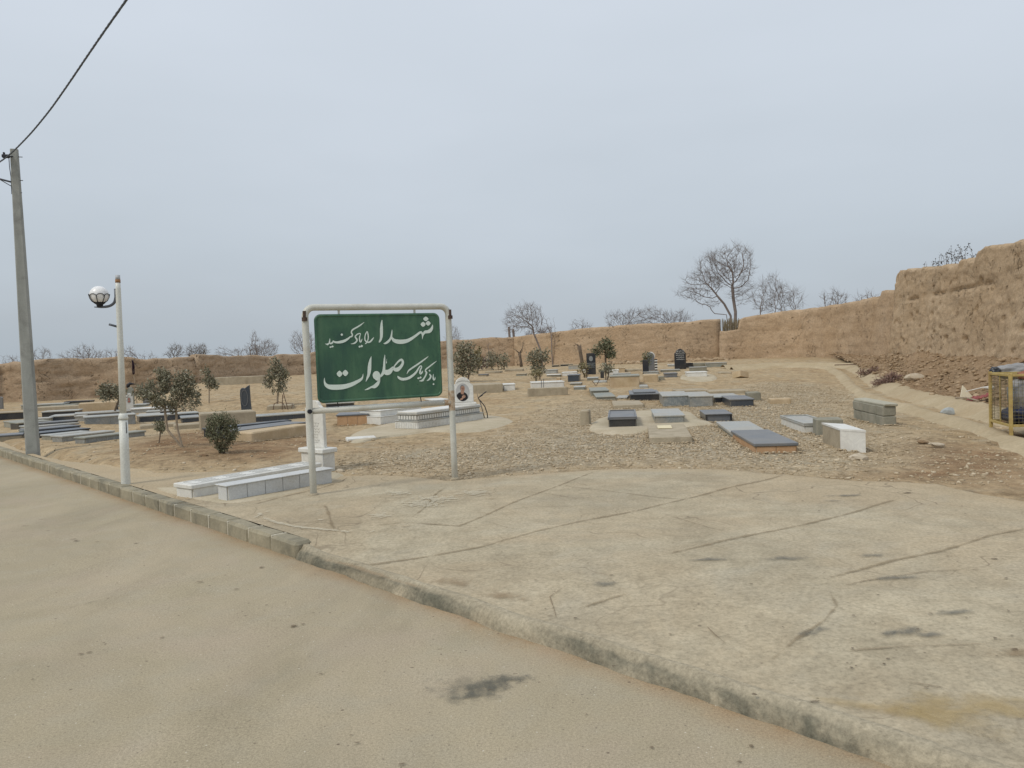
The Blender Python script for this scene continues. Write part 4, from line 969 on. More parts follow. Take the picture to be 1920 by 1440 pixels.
Lg('navy tiled grave with a white slab top left of the tall white headstone', (460, 792), 580, 781.5, navyg, palem, d=.7, u=30, tl=.4, xl=None)
Lg('long dark slab grave behind the dense round bush', (394, 820), 545, 803, blackg, navyg, xl=382, u=50)
Lg('dark blue long grave with a steel grey slab, right of the dense round bush', (445, 825), 575, 807, navyg, darkt, d=.6, u=58, tl=.6)
Lg('tan concrete long grave border between the bush and the tall white headstone', (474, 829), 590, 811, beige, conc, d=.5, u=62, style='block')
Lg('small pale box grave by a bent iron hoop on the slope', (500, 769), 548, 761, conc, conc, d=.7, u=10, style='block')
Lg('black tiled grave seen below the green board', (612, 767), 664, 756, blackg, palem, d=.8, u=12, tl=.5)
Lg('brown rough brick grave with a dark grey slab right of the tall white headstone', (633, 799), 690, 778, brick, darkt, d=.8, u=8, tl=.25)
Lg('thin white slab lying flat on the ground at the apron edge below the board', (650, 824), 706, 821, white, white, d=.30, u=18, style='block', h=.018)
Lg('far white slab grave seen just under the right end of the board', (812, 757), 842, 750, palem, white, d=1.0, u=20)
Lg('long pale flat slab grave behind the black faced box between the poles', (66, 771), 149, 764, conc, conc, d=.7, u=14, style='block')
Lg('white ended pale grave block left of the long blue grey marble grave', (141, 791), 159, 780, palem, palem, d=.5, u=22)
Lg('grey green grave box just behind the low white marble grave', (250, 765), 273, 758.5, greent, palem, d=.6, u=12)
Lg('dark grave seen in the gap under the white marble grave, by the lamp post', (262, 784), 300, 777, blackg, palem, d=.5, u=26)
Lg('dark green short grave box just left of the concrete pole foot', (38, 817), 54, 808, navyg, greent, d=.5, u=30)
Lg('long slate topped grave lying between the concrete pole and the grey veined one', (72, 803), 146, 793, navyg, darkt, d=.4, u=42)
Lg('narrow pale kerbed grave in the row behind the steel grey one', (176, 766), 226, 759, concg, palem, d=.5, u=24)
Lg('low grey grave under the far black slab', (96, 766), 140, 760, greent, greent, d=.5, u=12)
Lg('concrete faced grave in the gap right of the navy blue grave', (60, 795), 92, 785, concg, palem, d=.5, u=20)
# white stepped graves
g1 = grave('plain cream marble stepped grave left of the ribbed white one', (714, 797), 52, 770, 'step', white, white, None, xr=800, xl=666, th=.02)
def ribbed():
    P, ang, w, d, h = place((783, 804), 55, top=772.5, xr=906, xl=741)
    g = empty('grave', P, ang, 'white marble stepped grave with ribbed sides, carrying the portrait headstone', 'grave')
    h1 = h*.40; h2 = h*.80; i = .05
    part('lower_tier', white, g, (0, w, 0, d, -.1, h1), bev=.006)
    m = MB()
    n = int(w/.045)
    for k in range(n): m.box(k*w/n+.008, (k+1)*w/n-.008, -.010, .002, .0, h1-.02, bev=.003)
    n = int(d/.045)
    for k in range(n): m.box(-.010, .002, k*d/n+.008, (k+1)*d/n-.008, .0, h1-.02, bev=.003)
    m.build('lower_ribs', white, g)
    part('ledge', palem, g, (-.015, w+.015, -.015, d+.015, h1+.001, h1+.02), bev=.004)
    part('upper_tier', palem, g, (i, w-i, i, d-i, h1+.022, h2), bev=.004)
    m = MB(); n = int((w-2*i)/.075)
    for k in range(n): m.box(i+k*(w-2*i)/n+.014, i+(k+1)*(w-2*i)/n-.014, i-.012, i+.002, h1+.04, h2-.015, bev=.004)
    n = int((d-2*i)/.075)
    for k in range(n): m.box(i-.012, i+.002, i+k*(d-2*i)/n+.014, i+(k+1)*(d-2*i)/n-.014, h1+.04, h2-.015, bev=.004)
    m.build('upper_ribs', white, g)
    part('cornice', palem, g, (i-.03, w-i+.03, i-.03, d-i+.03, h2+.001, h2+.03), bev=.008); part('cover_slab', white, g, (i-.01, w-i+.01, i-.01, d-i+.01, h2+.031, h), bev=.008)
    return P, ang, w, d, h
RP, RA, Rw, Rd, Rh = ribbed()
# white long graves at front
gw = grave('long white marble grave with a rounded cover slab, foot of the tall white headstone', (361, 931), 54, 909, 'cap', white, white, None, xr=600, xl=331, tl=3., th=.05)
m = MB(); rnd = random.Random(4); gg, P_, a_, w_, d_2, h_ = gw
for k in range(5):
    xx = .18+k*.36
    for r in range(3):
        y = d_2*(.3+.2*r); m.tube([(xx+.22*j/7, y+.010*math.sin(j*1.7+rnd.random()), h_+.001) for j in range(8)], .0035, 4)
m.tube([(.06, .04, h_+.001), (w_-.06, .04, h_+.001), (w_-.06, d_2-.04, h_+.001), (.06, d_2-.04, h_+.001), (.06, .04, h_+.001)], .004, 4)
m.build('inscription', simple('grey_engraving', (.42, .42, .40), (.50, .50, .47), 30, .7, 0), gg)
gt = grave('low white tiled wall block in front of the long white marble grave', (427, 937), 49.5, 910, 'cap', tilew, tilew, None, name='tiled_border', cat='tiled border', xr=623, xl=415, tl=.22, th=.012)

HP = []
for o in [q for q in bpy.data.objects if q.get('category') in ('grave', 'concrete block', 'marble box', 'block grave') and q.type == 'EMPTY']:
    if o.location.y > 24 or o.location.x < -6: continue
    ch_ = [c for c in o.children if c.name.startswith(('side_panels', 'body', 'lower_tier', 'bedding', 'concrete_block'))]
    if not ch_: continue
    bb = [Vector(v) for c in ch_ for v in c.bound_box]; X1 = max(v.x for v in bb); Y1 = max(v.y for v in bb); Mw = Matrix.Translation(o.location) @ Matrix.Rotation(o.rotation_euler.z, 4, 'Z')
    for _ in range(int((X1+Y1)*70)):
        e = abs(random.gauss(0, .05))+.01
        p = Mw @ (Vector((random.uniform(-.05, X1+.05), -e, 0)) if random.random() < .5 else Vector((random.choice((-e, X1+e)), random.uniform(0, Y1), 0))); HP.append((p.x, p.y))
tag(stones('edge_stones', HP, .008, .032, lambda x, y: BZ(x, y)+.008, seed=31, power=2.5), 'small stones and crumbs gathered against the feet of the graves', 'stones')
# ================================================================== HEADSTONES
def arch(w, h, shoulder=.75, n=10, point=0.):
    # outline in x-z of an arched stone, centred on x
    pts = [(-w/2, 0), (w/2, 0), (w/2, h*shoulder)]
    for k in range(1, n): a = math.pi*k/n; pts.append((w/2*math.cos(a), h*shoulder+(h*(1-shoulder))*math.sin(a)**(1-point*.4)))
    pts.append((-w/2, h*shoulder)); return pts
def hstone(label, C, px_w, top, yaw, th, mat, outline=None, group='upright headstones', zoff=0., zb=-.1, P=None, name='headstone'):
    P = P or G(*C); r = ray(C[0], top); k = math.hypot(P.x, P.y)/math.hypot(r.x, r.y); h = EYE+r.z*k-P.z
    w = px_w/F*P.y/max(.3, math.cos(yaw))
    g = empty(name, P, yaw, label, 'headstone', group)
    poly = outline(w, h) if outline else arch(w, h, .8)
    poly = [(x, z if z > 0 else zb) for x, z in poly]
    MB().prism(poly, 0, th, bev=.008).build('stone', mat, g)
    return g, w, h
goldw = simple('engraved_white', (.5, .5, .48), (.6, .6, .58), 30, .7, 0)
def scribble(g, w, z0, z1, rows, mat=goldw, y=-.003, wid=.7, seed=0, th=.004, part_name='inscription'):
    # rows of cursive engraved script lines
    rnd = random.Random(seed); m = MB(); dz = (z1-z0)/rows
    for r in range(rows):
        z = z1-dz*(r+.5); x = -w*wid/2+rnd.uniform(0, .06)*w; xe = w*wid/2-rnd.uniform(0, .06)*w
        while x < xe:
            L_ = rnd.uniform(.05, .14)*w; pts = []
            for k in range(7):
                t = k/6; pts.append((x+L_*t, y, z+dz*.18*math.sin(t*math.pi*2.2+rnd.uniform(-.6, .6))+rnd.uniform(-.05, .08)*dz))
            m.tube(pts, th, 4)
            if rnd.random() < .5: xx = x+L_*.5; m.tube([(xx, y, z+dz*.30), (xx+.006, y, z+dz*.40)], th*1.2, 4)
            if rnd.random() < .4: m.tube([(x, y, z), (x+.002, y, z+dz*.38)], th, 4)
            x += L_+.02*w
    m.build(part_name, mat, g)
shoul = lambda w, h: [(-w/2, 0), (w/2, 0), (w/2, h*.78), (w*.40, h*.80), (w*.34, h*.90), (w*.15, h*.965), (0, h), (-w*.15, h*.965), (-w*.34, h*.90), (-w*.40, h*.80), (-w/2, h*.78)]
g, w_, h_ = hstone('tall arched black headstone with rows of white script before the middle wall', (1276, 692), 21, 653.5, R(-6), .12, blackg, shoul)
scribble(g, w_, h_*.42, h_*.92, 5, wid=.74, seed=2, th=.007)
rect = lambda w, h: [(-w/2, 0), (w/2, 0), (w/2, h*.93), (w*.2, h), (-w/2, h)]
g, w_, h_ = hstone('tall rectangular black headstone with a faint portrait, beside the round olive', (1109, 702), 17, 662, R(-6), .10, blackg, rect)
scribble(g, w_, h_*.3, h_*.55, 4, wid=.8, seed=3, th=.008, mat=greym)
m = MB(); n = 20; m.add([(.22*w_*math.cos(2*math.pi*k/n), -.004, h_*.74+.12*h_*math.sin(2*math.pi*k/n)) for k in range(n)], [tuple(range(n))]); m.build('portrait', greym, g)
g, w_, h_ = hstone('narrow black headstone, left one of the close pair in the middle distance', (1211, 701), 11, 675, R(-6), .10, blackg, rect)
g, w_, h_ = hstone('grey stone column headstone with a white curled crest, right one of the close pair', (1221, 695), 13, 662, R(-6), .14, darkt, lambda w, h: arch(w, h, .8))
m = MB(); pts = [(w_*.52*math.cos(a), .05, h_*.80+h_*.24*math.sin(a)) for a in [math.pi*k/10 for k in range(-1, 11)]]; m.tube(pts, .035, 6); m.build('crest', white, g)
m = MB()
for k in range(4): m.box(w_*.5+.004, w_*.5+.15, -.02, .10, .05+k*.13, .11+k*.13, bev=.012)
m.build('white_bands', white, g)
m = MB().box(w_*.5+.012, w_*.5+.135, .0, .09, -.05, .56, bev=.01); m.build('band_column', blackg, g)
# left
g, w_, h_ = hstone('white pointed headstone with a red and grey portrait, right behind the lamp post', (243, 771), 12, 737.5, R(20), .10, white, lambda w, h: arch(w, h, .62, point=1.), group='upright headstones')
m = MB(); n = 18; m.add([(.28*w_*math.cos(2*math.pi*k/n), -.004, h_*.62+.17*h_*math.sin(2*math.pi*k/n)) for k in range(n)], [tuple(range(n))]); m.build('portrait', palem, g)
m = MB(); m.add([(.13*w_*math.cos(2*math.pi*k/n), -.008, h_*.68+.07*h_*math.sin(2*math.pi*k/n)) for k in range(n)], [tuple(range(n))]); m.add([(-.2*w_, -.008, h_*.5), (.2*w_, -.008, h_*.5), (.1*w_, -.008, h_*.6), (-.1*w_, -.008, h_*.6)], [(0, 1, 2, 3)]); m.build('portrait_figure', simple('red_print', (.35, .12, .09), (.45, .2, .15), 20, .7, 0), g)
g, w_, h_ = hstone('mossy grey headstone topped by a dark perched shape, behind the white pointed one', (245, 764), 11, 726, R(15), .2, greent, lambda w, h: arch(w, h, .75))
m = MB(); m.tube([(-.08, .1, h_-.02), (-.06, .1, h_+.08), (0, .1, h_+.13), (.10, .1, h_+.12), (.22, .1, h_+.10)], [.05, .075, .06, .03, .006], 8); m.build('finial', darkiron, g, smooth=True)
g, w_, h_ = hstone('low black headstone with pale lines half hidden by the twin trunked olive', (275, 757), 13, 731, R(10), .12, darkt, rect)
scribble(g, w_, h_*.1, h_*.9, 4, wid=.8, seed=8, th=.008, mat=palem)
g, w_, h_ = hstone('dark grey headstone cut off by the left picture edge', (0, 767), 9, 744, R(10), .12, darkt, rect)
# curled dark headstone on its plinth
P = AT(461, 766, G(455, 786).y)
r = ray(461, 766); kk = G(461, 790); P = Vector((0, 0, EYE))+r*(kk.y/r.y)
out_ = lambda w, h: [(-w*.42, 0), (w*.5, 0), (w*.46, h*.35), (w*.44, h*.7), (w*.42, h*1.0), (w*.25, h*.96), (w*.1, h*.90), (-w*.05, h*.86), (-w*.2, h*.89), (-w*.34, h*.87), (-w*.44, h*.80), (-w*.48, h*.6), (-w*.46, h*.3)]
g, w_, h_ = hstone('dark blue grey headstone with a curled top like a scroll, on the tan plinth', (461, 766), 19, 722, R(14), .14, navyg, out_, P=P, zb=-.04)
m = MB(); m.tube([(.3*w_*math.cos(a)-.02, -.004, h_*.45+h_*.34*math.sin(a)) for a in [2*math.pi*k/24 for k in range(25)]], .008, 5); m.build('oval_moulding', darkt, g)
# big white headstone at front
def big_white():
    C0 = G(607, 886); yaw = R(-38)
    g = empty('headstone', C0, yaw, 'tall white marble headstone on a square plinth behind the left sign post', 'headstone')
    # local x to the right along the visible front, local y away
    def wd(px): return px
    d0 = C0.y; sc_ = d0/F
    W = .30; Dp = .30
    # plinth: left face 565..607, right face 607..632
    w1 = solve(C0, yaw+math.pi, lambda q: proj(q)[0]-566); w2 = solve(C0, yaw+math.pi/2, lambda q: proj(q)[0]-629)
    def H_(py): r = ray(607, py); k = math.hypot(C0.x, C0.y)/math.hypot(r.x, r.y); return EYE+r.z*k-C0.z
    h1 = H_(851); h2 = H_(842)
    part('plinth', white, g, (-w1, 0, 0, w2, -.1, h1), bev=.006); part('plinth_edge_strip', tilew, g, (-.012, .004, -.004, .012, -.1, h1-.002), bev=.002)
    ov = .03; part('plinth_cap', white, g, (-w1-ov, ov, -ov, w2+ov, h1+.001, h2), bev=.01)
    hb = H_(842); ht = H_(752)-.0
    sw = w1*.80; hh = ht-hb; x0 = -w1*.92
    prof = [(0, 0), (sw, 0), (sw, hh*.84), (sw*.90, hh*.86), (sw*.80, hh*.90), (sw*.72, hh*.97), (sw*.62, hh), (sw*.38, hh), (sw*.28, hh*.97), (sw*.2, hh*.90), (sw*.1, hh*.86), (0, hh*.84)]
    st = MB().prism([(x0+a, h2+.001+b) for a, b in prof], w2*.35, w2*.62, bev=.006).build('stone', white, g)
    m = MB(); rnd = random.Random(5)
    for r in range(7):
        z = h2+hh*(.52-.06*r); x = x0+sw*.35
        while x < x0+sw*.7:
            L_ = rnd.uniform(.03, .06); m.tube([(x+L_*k/5, w2*.35-.002, z+.010*math.sin(k*1.5+rnd.random())) for k in range(6)], .0022, 4); x += L_+.012
    m.tube([(x0+sw*(.4+.3*k/8), w2*.35-.002, h2+hh*(.13-.02*math.sin(k/8*math.pi))) for k in range(9)], .003, 4)
    m.build('inscription', palem, st)
big_white()
# portrait headstone on the ribbed grave
def portrait():
    yaw = R(8)
    r = ray(868, 768); d = 18.3; P = Vector((0, 0, EYE))+r*(d/r.y)
    q = Vector((RP.x, RP.y, 0)); 
    # stand it on the far end of the ribbed grave
    u = Vector((math.cos(RA), math.sin(RA), 0)); v = Vector((-math.sin(RA), math.cos(RA), 0)); P = RP+u*(Rw-.30)+v*(Rd*.5); P.z = RP.z+Rh
    pxc, pyc = proj(P); r = ray(pxc, 707.5); k = P.y/r.y; h = EYE+r.z*k-P.z; w = 38/F*P.y
    g = empty('headstone', P, yaw, 'white arched headstone with an oval photo of a man in a black shirt', 'headstone', 'upright headstones')
    part('foot', white, g, (-w*.62, w*.62, -.10, .12, .001, .05), bev=.008)
    n = 16; pts = [(-w*.5, .052), (w*.5, .052), (w*.5, h*.70), (w*.44, h*.71), (w*.43, h*.755), (w*.36, h*.76)]
    pts += [(w*.36*math.cos(a), h*.78+h*.22*math.sin(a)) for a in [math.pi*k/n for k in range(1, n)]]
    pts += [(-w*.36, h*.76), (-w*.43, h*.755), (-w*.44, h*.71), (-w*.5, h*.70)]
    st = MB().prism(pts, -.04, .06, bev=.01).build('stone', white, g)
    m = MB(); m.tube([(w*.33*math.cos(a), -.043, h*.80+h*.08*math.sin(a)) for a in [math.pi*k/12 for k in range(13)]], .006, 5); m.build('carved_garland', palem, st)
    ox, oz, rx, rz = -w*.03, h*.46, w*.34, h*.325; y = -.042
    def el(m, cx, cz, a, b, yy, mi, n=26, rot=0.):
        pts = []
        for k in range(n):
            t = 2*math.pi*k/n; X, Z = a*math.cos(t), b*math.sin(t); X, Z = X*math.cos(rot)-Z*math.sin(rot), X*math.sin(rot)+Z*math.cos(rot); X += cx; Z += cz
            q = math.hypot((X-ox)/rx, (Z-oz)/rz)
            if q > .985: X = ox+(X-ox)*.985/q; Z = oz+(Z-oz)*.985/q
            pts.append((X, yy, Z))
        m.add(pts, [tuple(range(n))], mi)
    m = MB(); m.add([(ox+rx*math.cos(2*math.pi*k/40), y, oz+rz*math.sin(2*math.pi*k/40)) for k in range(40)], [tuple(range(40))], 0)
    el(m, ox-rx*.12, oz-rz*.55, rx*.85, rz*.60, y-.0015, 1); el(m, ox-rx*.05, oz+rz*.02, rx*.25, rz*.25, y-.002, 2)      # shirt, neck
    el(m, ox-rx*.03, oz+rz*.47, rx*.33, rz*.36, y-.0025, 3); el(m, ox+rx*.02, oz+rz*.40, rx*.30, rz*.31, y-.003, 2)        # hair, face
    el(m, ox+rx*.0, oz+rz*.47, rx*.22, rz*.035, y-.0035, 4); el(m, ox+rx*.05, oz+rz*.26, rx*.12, rz*.025, y-.0035, 4)      # brow line, mouth
    el(m, ox+rx*.05, oz+rz*.34, rx*.04, rz*.07, y-.0035, 4)
    el(m, ox+rx*.08, oz-rz*.50, rx*.22, rz*.16, y-.0035, 2, rot=.5); el(m, ox-rx*.18, oz-rz*.72, rx*.30, rz*.10, y-.003, 2, rot=.5)
    for k in range(4): el(m, ox+rx*(.12+.07*k), oz-rz*(.36+.05*k), rx*.04, rz*.14, y-.004, 2, rot=-.2-.1*k)
    sk = simple('printed_skin', (.34, .19, .13), (.42, .25, .18), 30, .5, 0)
    m.build('oval_photo', [simple('printed_backdrop', (.38, .38, .38), (.5, .5, .49), 8, .4, 0), simple('printed_shirt', (.012, .012, .014), (.02, .02, .022), 8, .4, 0), sk, simple('printed_hair', (.16, .15, .14), (.26, .25, .24), 60, .5, 0), simple('printed_shadow', (.13, .06, .045), (.16, .08, .06), 30, .5, 0)], g)
portrait()

# ================================================================== GREEN SIGN
SL, SRr = G(588, 928, f=PZ), G(853, 898, f=PZ)
sv = (SRr-SL); sv.z = 0; SW = sv.length; sv.normalize(); syaw = math.atan2(sv.y, sv.x); sn = Vector((sv.y, -sv.x, 0))   # sn towards camera
def onsign(px, py, off=0.):
    r = ray(px, py); o = Vector((0, 0, EYE)); p0 = SL+sn*off; t = (p0-o).dot(sn)/r.dot(sn); q = o+r*t; d = q-SL
    return d.dot(sv), d.z
sign = empty('notice_board', SL, syaw, 'green metal board with white script on a white pipe frame at the forecourt edge', 'sign board')
ztop = (onsign(705, 574)[1]); rp = .037
def tubep(name, mat, parent, pts, rs, n=16, smooth=True): return MB().tube(pts, rs, n, ref=(0, 1, 0)).build(name, mat, parent, smooth=smooth)
zt0 = onsign(600, 577)[1]; zt1 = onsign(815, 574)[1]; zt = (zt0+zt1)/2
br = .10
pts = [(0, 0, -.25), (0, 0, .5), (0, 0, 1.2), (0, 0, zt-br)]+[(br-br*math.cos(a), 0, zt-br+br*math.sin(a)) for a in [math.pi/2*k/8 for k in range(1, 9)]]
pts += [(SW*k/4, 0, zt) for k in (1, 2, 3)]+[(SW-br+br*math.sin(a), 0, zt-br+br*math.cos(a)) for a in [math.pi/2*k/8 for k in range(0, 9)]]+[(SW, 0, 1.2), (SW, 0, .5), (SW, 0, -.25)]
tubep('pipe_frame', signw, sign, pts, rp)
zc0 = onsign(640, 769)[1]; zc1 = onsign(790, 756)[1]; zc = (zc0+zc1)/2
tubep('crossbar', signw, sign, [(.02, 0, zc), (SW-.02, 0, zc)], .034)
m = MB(); 
for x in (0.,): m.tube([(x-.004, -.028, zc), (x-.004, -.05, zc)], [.028, .022], 12)
m.build('end_cap', darkiron, sign)
m = MB()
for x in (-.012, SW+.012): m.tube([(x, -.03, zt-.13), (x, -.03, zt-.04)], .018, 10); m.tube([(x, -.03, zt-.15), (x, -.03, zt-.11)], .03, 10)
m.build('hinge_stub', simple('rusty_iron', (.05, .035, .03), (.12, .08, .06), 30, .8, .2, .002), sign)
m = MB(); m.tube([(SW, 0, zc-.10), (SW, 0, zc-.04), (SW, 0, zc+.05), (SW, 0, zc+.14)], [rp+.001, rp+.002, rp+.002, rp+.001], 16); m.tube([(SW-.10, 0, zc), (SW-.03, 0, zc)], .036, 14)
m.build('rusty_joint', simple('flaking_paint', (.30, .18, .09), (.58, .52, .42), 24, .85, .4, .003), sign)
m = MB(); 
for px_ in (0, SW): m.lathe([(rp+.022, .0), (rp+.018, .015), (rp+.001, .022)], 16, (px_, 0, 0))
m.build('post_footing', conc, sign)
# board
cor = [onsign(588.5, 591.5, .03), onsign(822.5, 585.5, .03), onsign(830.5, 742, .03), onsign(597.5, 756.5, .03)]
bx0 = (cor[0][0]+cor[3][0])/2; bx1 = (cor[1][0]+cor[2][0])/2; bz1 = (cor[0][1]+cor[1][1])/2; bz0 = (cor[2][1]+cor[3][1])/2
def rrect(x0, x1, z0, z1, r, n=7):
    P = []
    for cx, cz, a0 in ((x1-r, z1-r, 0), (x0+r, z1-r, 90), (x0+r, z0+r, 180), (x1-r, z0+r, 270)):
        for k in range(n+1): a = R(a0+90*k/n); P.append((cx+r*math.cos(a), cz+r*math.sin(a)))
    return P
yb = -.03
board = MB().prism(rrect(bx0+.012, bx1-.012, bz0+.012, bz1-.012, .05), yb, yb+.02).build('board', green, sign)
loop = [(x, yb-.002+.012, z) for x, z in rrect(bx0+.014, bx1-.014, bz0+.014, bz1-.014, .055)]; loop.append(loop[0]); loop.append(loop[1])
m = MB().tube(loop, .018, 10, caps=False); m.build('rolled_rim', green, sign, smooth=True)
m = MB()
for px in (635, 777): x = onsign(px, 582)[0]; m.box(x-.012, x+.012, -.006, .006, bz1-.01, zt-.02, bev=.002)
m.build('hanger', signw, sign)
m = MB()
for px, r_ in ((788, .006), (632, .006)): x = onsign(px, 752)[0]; m.tube([(x, -.01, bz0+.005), (x+.01, -.01, zc+.02)], r_, 6)
m.build('hanger_wire', darkiron, sign)
# lettering, traced as brush strokes lying on the board
def strk(zoom, *pts):
    ox, oy, s = zoom; P = []
    W = [(ox+x/s, oy+y/s, w_/s) for x, y, w_ in pts]
    n = len(W)
    for i in range(n-1):        # catmull-rom
        a, b, c, d = W[max(i-1, 0)], W[i], W[i+1], W[min(i+2, n-1)]
        for k in range(5):
            t = k/5; P.append(tuple(.5*(2*b[j]+(c[j]-a[j])*t+(2*a[j]-5*b[j]+4*c[j]-d[j])*t*t+(3*b[j]-a[j]-3*c[j]+d[j])*t**3) for j in range(3)))
    P.append(W[-1]); return P
Z1 = (700, 585, 13.714); Z2 = (600, 590, 16.); Z3 = (596, 660, 16.); Z4 = (676, 655, 12.)
ST = [
 (Z1, (222, 205, 16), (210, 300, 50), (206, 450, 78), (205, 600, 72), (192, 690, 58), (166, 750, 46), (140, 780, 16)),
 (Z1, (480, 455, 10), (470, 550, 35), (455, 640, 45), (415, 720, 55), (360, 775, 60), (300, 808, 40), (260, 806, 12)),
 (Z1, (466, 610, 14), (482, 675, 50), (540, 735, 90), (640, 762, 108), (760, 762, 108), (880, 735, 90), (1000, 670, 72), (1100, 600, 60), (1180, 538, 58), (1225, 522, 54), (1258, 565, 46), (1264, 620, 34), (1255, 700, 6)),
 (Z1, (1262, 640, 8), (1282, 585, 34), (1320, 520, 70), (1385, 508, 78), (1440, 492, 90), (1490, 440, 72), (1514, 375, 42), (1519, 325, 12)),
 (Z2, (1322, 228, 12), (1200, 320, 38), (1080, 392, 44), (985, 448, 46), (940, 505, 38), (945, 555, 42), (970, 600, 38), (950, 650, 46), (900, 668, 40), (840, 720, 55), (740, 782, 75), (620, 818, 80), (500, 832, 60), (420, 812, 48), (385, 775, 16)),
 (Z2, (398, 775, 14), (372, 835, 46), (325, 865, 48), (282, 850, 40), (262, 865, 36), (225, 890, 52), (190, 885, 30), (150, 872, 8)),
 (Z2, (293, 710, 8), (290, 770, 28), (278, 835, 46)),
 (Z2, (1205, 610, 18), (1188, 655, 34), (1182, 740, 36), (1205, 815, 46), (1240, 785, 34), (1262, 725, 12)),
 (Z2, (1210, 610, 22), (1200, 568, 34), (1130, 580, 34), (1070, 630, 38), (1056, 675, 38), (1098, 735, 50), (1100, 790, 44), (1040, 850, 44), (980, 870, 28), (920, 878, 8)),
 (Z2, (1412, 500, 26), (1365, 580, 30), (1342, 680, 32), (1352, 770, 36), (1400, 815, 42), (1445, 828, 46), (1500, 812, 46), (1560, 748, 44), (1612, 678, 12)),
 (Z2, (1414, 500, 28), (1438, 600, 34), (1445, 700, 36), (1420, 790, 30), (1385, 850, 34), (1343, 878, 12)),
 (Z3, (197, 775, 12), (195, 880, 42), (228, 970, 85), (300, 1030, 120), (420, 1055, 150), (600, 1055, 155), (800, 1035, 140), (1000, 975, 120), (1150, 905, 100), (1270, 835, 80), (1335, 760, 45), (1354, 650, 6)),
 (Z3, (1602, 130, 10), (1572, 240, 60), (1550, 400, 100), (1540, 550, 105), (1518, 680, 82), (1475, 790, 55), (1435, 885, 10)),
 (Z3, (1850, 780, 40), (1825, 880, 75), (1770, 970, 110), (1690, 1035, 105), (1600, 1055, 55), (1500, 1105, 48), (1405, 1138, 16)),
 (Z4, (545, 122, 8), (536, 220, 36), (530, 340, 48), (525, 440, 60), (515, 505, 66), (480, 570, 58), (425, 625, 40)),
 (Z4, (505, 470, 50), (560, 510, 110), (610, 520, 120), (660, 490, 105), (700, 440, 70), (728, 405, 40), (770, 450, 80), (830, 452, 90), (890, 405, 70), (935, 340, 58), (948, 280, 50), (918, 232, 48), (862, 262, 42), (805, 320, 32), (748, 392, 26)),
 (Z4, (588, 212, 4), (582, 270, 9), (578, 300, 20), (578, 318, 8)),
 (Z4, (1525, 155, 6), (1450, 215, 28), (1300, 325, 36), (1150, 425, 36), (1080, 480, 30), (1038, 555, 8)),
 (Z4, (830, 598, 10), (855, 635, 48), (920, 668, 60), (1000, 668, 60), (1090, 640, 58), (1180, 580, 52), (1250, 510, 42), (1300, 430, 32), (1332, 382, 26), (1362, 375, 26), (1366, 415, 28), (1340, 470, 34), (1342, 540, 50), (1380, 520, 32), (1396, 482, 10)),
 (Z4, (1708, 262, 6), (1620, 330, 26), (1530, 400, 28), (1470, 448, 32), (1456, 490, 28), (1480, 520, 38), (1465, 580, 32), (1425, 650, 34), (1388, 700, 42), (1316, 712, 10)),
 (Z4, (1545, 556, 20), (1575, 600, 38), (1560, 650, 38), (1520, 690, 30), (1485, 706, 8)),
 (Z4, (1635, 556, 10), (1628, 620, 26), (1642, 682, 36), (1668, 668, 24), (1674, 622, 8)),
]
DOTS = [(Z1, 1345, 178, 70, 60), (Z1, 1405, 290, 64, 62), (Z1, 1275, 318, 66, 66), (Z2, 312, 972, 34, 28), (Z2, 372, 955, 34, 30), (Z2, 650, 600, 38, 38), (Z2, 1184, 960, 34, 32), (Z2, 1245, 942, 38, 38), (Z3, 645, 655, 88, 96), (Z3, 820, 630, 88, 96),
        (Z4, 1298, 650, 28, 22), (Z4, 1345, 634, 24, 24), (Z4, 1548, 480, 21, 22), (Z4, 1637, 782, 21, 22), (Z3, 1750, 700, 112, 130), (Z3, 1780, 780, 80, 80)]
lt = MB(); yl = yb-.0035
def sp2(px, py): x, z = onsign(px, py, -yb); return x, z
li = 0
for s_ in ST:
    P = strk(*s_); base = []; n = len(P); li += 1; yy = yl-.00012*li
    for i, (x, y, w_) in enumerate(P):
        a = P[max(i-1, 0)]; b = P[min(i+1, n-1)]; dx, dy = b[0]-a[0], b[1]-a[1]; l_ = math.hypot(dx, dy) or 1; nx, ny = -dy/l_, dx/l_; h2 = max(w_, .25)/2
        for sg in (-1, 1): u, z = sp2(x+nx*h2*sg, y+ny*h2*sg); base.append((u, yy, z))
    lt.add(base, [(2*i, 2*i+1, 2*i+3, 2*i+2) for i in range(n-1)])
for (zz_, x, y, a, b) in DOTS:
    ox, oy, s = zz_; pts = []; li += 1
    rnd_ = a > 100 or a == 80
    for k in range(20):
        t = 2*math.pi*k/20; e = 1 if rnd_ else .72; cx, sy = math.cos(t), math.sin(t)
        if not rnd_:   # rounded diamond
            q = (abs(cx)**1.35+abs(sy)**1.35)**(1/1.35); cx, sy = cx/q, sy/q
        u, z = sp2(ox+(x+a*cx)/s, oy+(y+b*sy)/s); pts.append((u, yl-.00012*li, z))
    lt.add(pts, [tuple(range(20))])
lto = link('lettering', lt.v, lt.f, paintw, board)

